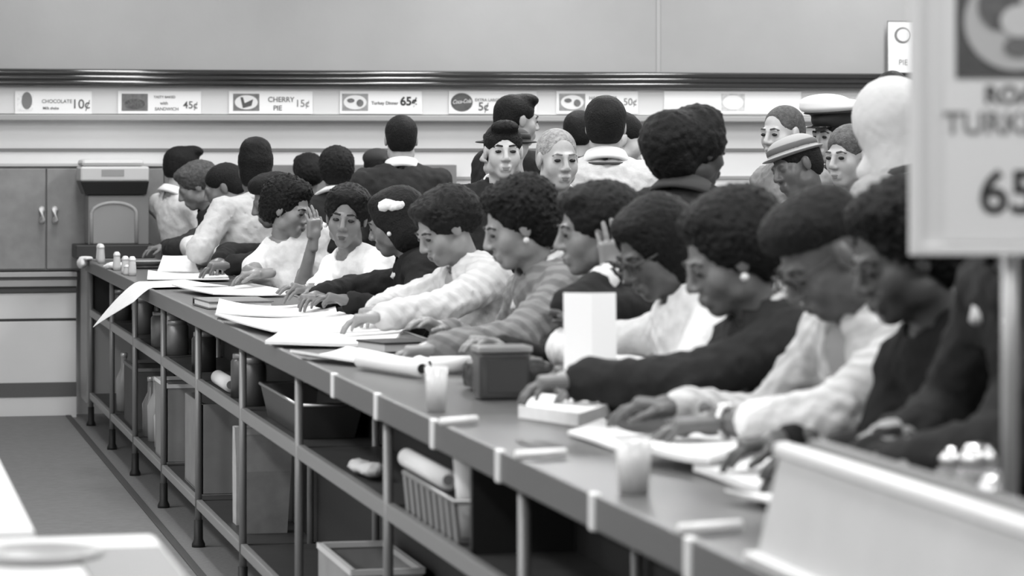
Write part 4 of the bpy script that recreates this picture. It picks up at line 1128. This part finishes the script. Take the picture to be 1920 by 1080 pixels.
# ---------------------------------------------------------------- goods on the shelves
Z1, Z2 = .645, .18
def yu(u, X=1.37): return float(at(u, 500, X=X)[1])
def carton(label, y0, y1, x0, x1, z, h, lv, rim=None, rot=0.0):
    t = thing('carton', ((x0 + x1) / 2, (y0 + y1) / 2, z), label, 'box')
    w_ = .006; m = mat('cardboard', lv, .8, var=.08, vscale=12)
    MB().box(x0, x1, y0, y1, z + .001, z + .008).build('bottom', m, t)
    for a, b, c, d in ((x0, x0 + w_, y0, y1), (x1 - w_, x1, y0, y1), (x0, x1, y0, y0 + w_), (x0, x1, y1 - w_, y1)):
        MB().box(a, b, c, d, z + .006, z + h).build('side', m, t)
    if rim:
        rm = mat('carton_rim', rim, .7)
        for a, b, c, d in ((x0 - .004, x0 + .012, y0, y1), (x1 - .012, x1 + .004, y0, y1), (x0, x1, y0 - .004, y0 + .012), (x0, x1, y1 - .012, y1 + .004)):
            MB().box(a, b, c, d, z + h - .012, z + h + .004).build('rim', rm, t)
    return t
carton('open carton with a white rim on the lower shelf', 12.98, 13.45, 1.36, 1.56, Z2, .34, 150, 238)
carton('plain grey carton on the lower shelf, near the white rimmed one', 11.75, 12.35, 1.37, 1.56, Z2, .36, 140)
carton('low open carton with pale rim on the nearest lit lower shelf', 8.15, 8.75, 1.365, 1.57, Z2, .20, 150, 210)
carton('dark carton on the far lower shelf', 14.5, 15.1, 1.37, 1.56, Z2, .30, 80, 120)
carton('narrow carton lying near the bottom right of the open shelving', 6.05, 6.45, 1.36, 1.55, .30, .30, 140, 185)
box('riser', M_shelf, ctr, XE + .045, 1.58, 5.95, 6.55, .28, .298)
def bagp(label, y, lv, h, lean):
    t = thing('paper_bag', (1.46, y, Z2), label, 'bag', 'paper bags on the lower shelf')
    vs = []
    for z_, sx_, sy_ in ((Z2 + .001, .075, .05), (Z2 + h * .6, .08, .055), (Z2 + h, .085, .03)):
        o_ = lean * (z_ - Z2)
        vs += [(1.46 + a * sx_, y + b * sy_ + o_, z_) for a, b in ((-1, -1), (1, -1), (1, 1), (-1, 1))]
    fs = [(0, 3, 2, 1), (8, 9, 10, 11)] + [(r * 4 + k, r * 4 + (k + 1) % 4, r * 4 + 4 + (k + 1) % 4, r * 4 + 4 + k) for r in (0, 1) for k in range(4)]
    MB().add(vs, fs).build('bag', mat('kraft_paper', lv, .8, var=.1, vscale=20), t)
    MB().box(1.38, 1.54, y - .03 + lean * h, y + .03 + lean * h, Z2 + h - .02, Z2 + h + .001).build('folded_top', mat('kraft_paper', lv + 25, .8), t)
bagp('pale paper bag standing upright, the far one of a pair on the lower shelf', 10.85, 185, .36, -.15)
bagp('darker paper bag, the nearer one of a pair on the lower shelf', 10.60, 150, .38, -.25)
# wire basket with a white roll on the middle shelf
wb = thing('wire_basket', (1.46, 6.95, Z1), 'slatted metal basket on the middle shelf below a white roll', 'basket')
for k in range(9):
    yy = 6.68 + k * .075
    MB().tube([(1.365, yy, Z1 + .004), (1.355, yy, Z1 + .10)], .0085, 6).build('slat', mat('basket_slat', 175, .4, metal=.2), wb)
    MB().tube([(1.555, yy, Z1 + .004), (1.56, yy, Z1 + .10)], .0085, 6).build('slat', mat('basket_slat', 175, .4, metal=.2), wb)
MB().tube([(1.355, 6.66, Z1 + .10), (1.355, 7.30, Z1 + .10), (1.56, 7.30, Z1 + .10), (1.56, 6.66, Z1 + .10)], .007, 8, True).build('rim', M_steel, wb, smooth=True)
MB().box(1.36, 1.56, 6.66, 7.30, Z1 + .001, Z1 + .006).build('floor_plate', M_shelf, wb)
roll('thick white roll lying on the slatted basket', (1.37, 6.82, Z1 + .132), (1.37, 7.34, Z1 + .132), .024, 235, 120)
x, y = 1.42, 6.60
bt = thing('paper_cup', (1.41, 6.76, Z1), 'tall white paper cup standing in the slatted basket', 'cup')
MB().lathe((1.41, 6.76, Z1 + .007), [(.026, 0), (.042, .20), (.039, .20), (.024, .006)], 20).build('cup', mat('paper_cup', 232, .6), bt, smooth=True)
ck = thing('cleaning_cloth', (1.40, 8.1, Z1), 'white rag on the dark middle shelf', 'cloth')
np_mesh('cloth', sdf_mesh([ell((1.39, 8.15, Z1 + .026), (.03, .10, .017), k=.01), ell((1.40, 8.02, Z1 + .030), (.035, .05, .02), k=.02)], .007, noise=(.005, .04, 1)), mat('napkin_cloth', 215, .9), ck)
roll('short white roll on the middle shelf among the jars', (1.39, 11.0, Z1 + .030), (1.39, 11.38, Z1 + .030), .028, 225, 120)
def can(x, y, z, r, h, lv, label, lid=170, nm='tin_can', cat='can', gr='jars and tins on the middle shelf'):
    t = thing(nm, (x, y, z), label, cat, gr)
    MB().lathe((x, y, z + .001), [(r, 0), (r, h * .82), (r * .8, h * .9)], 18).build('body', mat('tin', lv, .35, metal=.3), t, smooth=True)
    MB().lathe((x, y, z + .001 + h * .88), [(r * .85, 0), (r * .85, h * .1), (r * .8, h * .12)], 18).build('lid', mat('tin_lid', lid, .3, metal=.5), t, smooth=True)
spots = [(1.40, 10.45, .045, .17, 110, 'grey tin on the middle shelf behind the first lit post'), (1.43, 10.62, .04, .14, 150, 'pale jar beside the grey tin on the middle shelf'), (1.41, 10.80, .045, .16, 95, 'dark jar next to the short white roll'),
         (1.48, 11.12, .04, .18, 125, 'tall tin standing behind the short white roll'), (1.42, 12.1, .05, .16, 70, 'dark tin in the black bay of the middle shelf'), (1.42, 13.1, .05, .15, 140, 'pale glass-like jar under the drooping newspaper'),
         (1.42, 13.35, .045, .19, 160, 'tall pale jar under the drooping newspaper'), (1.41, 13.65, .05, .16, 150, 'third pale jar under the newspapers, farthest of the three'), (1.42, 14.6, .05, .18, 120, 'grey tin in the second bay from the far end'),
         (1.42, 15.8, .05, .16, 105, 'grey tin in the farthest bay, middle shelf')]
for (x, y, r, h, lv, lb) in spots: can(x, y, Z1, r, h, lv, lb)
pn = thing('roasting_pan', (1.46, 9.6, Z1), 'deep steel pan with a bright rim on the middle shelf', 'pan')
MB().add([(1.37, 9.15, Z1 + .11), (1.57, 9.15, Z1 + .11), (1.57, 10.05, Z1 + .11), (1.37, 10.05, Z1 + .11), (1.39, 9.20, Z1 + .002), (1.55, 9.20, Z1 + .002), (1.55, 10.0, Z1 + .002), (1.39, 10.0, Z1 + .002)],
         [(4, 7, 6, 5), (0, 4, 5, 1), (1, 5, 6, 2), (2, 6, 7, 3), (3, 7, 4, 0)]).build('pan', mat('pan_steel', 88, .4, metal=.5), pn)
MB().tube([(1.37, 9.15, Z1 + .11), (1.57, 9.15, Z1 + .11), (1.57, 10.05, Z1 + .11), (1.37, 10.05, Z1 + .11)], .006, 8, True).build('rim', M_chrome, pn, smooth=True)
for (x, y, r, h, lv, lb) in ((1.40, 9.7, .05, .15, 120, 'large tin standing inside view behind the pan handle'),):
    pass
for (y, h, lv, lb) in ((14.0, .30, 170, 'pale bottle on the lower shelf, second bay'), (14.25, .28, 140, 'grey bottle on the lower shelf, second bay'), (15.65, .30, 160, 'pale bottle on the farthest lower shelf'), (13.7, .26, 190, 'short bright bottle on the lower shelf')):
    t = thing('bottle', (1.42, y, Z2), lb, 'bottle', 'bottles on the lower shelf')
    MB().lathe((1.42, y, Z2 + .001), [(.04, 0), (.042, h * .55), (.016, h * .75), (.015, h * .93)], 18).build('glass', mat('bottle_glass', lv, .25), t, smooth=True)
    MB().lathe((1.42, y, Z2 + .001 + h * .93), [(.017, 0), (.017, h * .07), (.012, h * .08)], 14).build('cap', mat('bottle_cap', 215, .3, metal=.4), t, smooth=True)
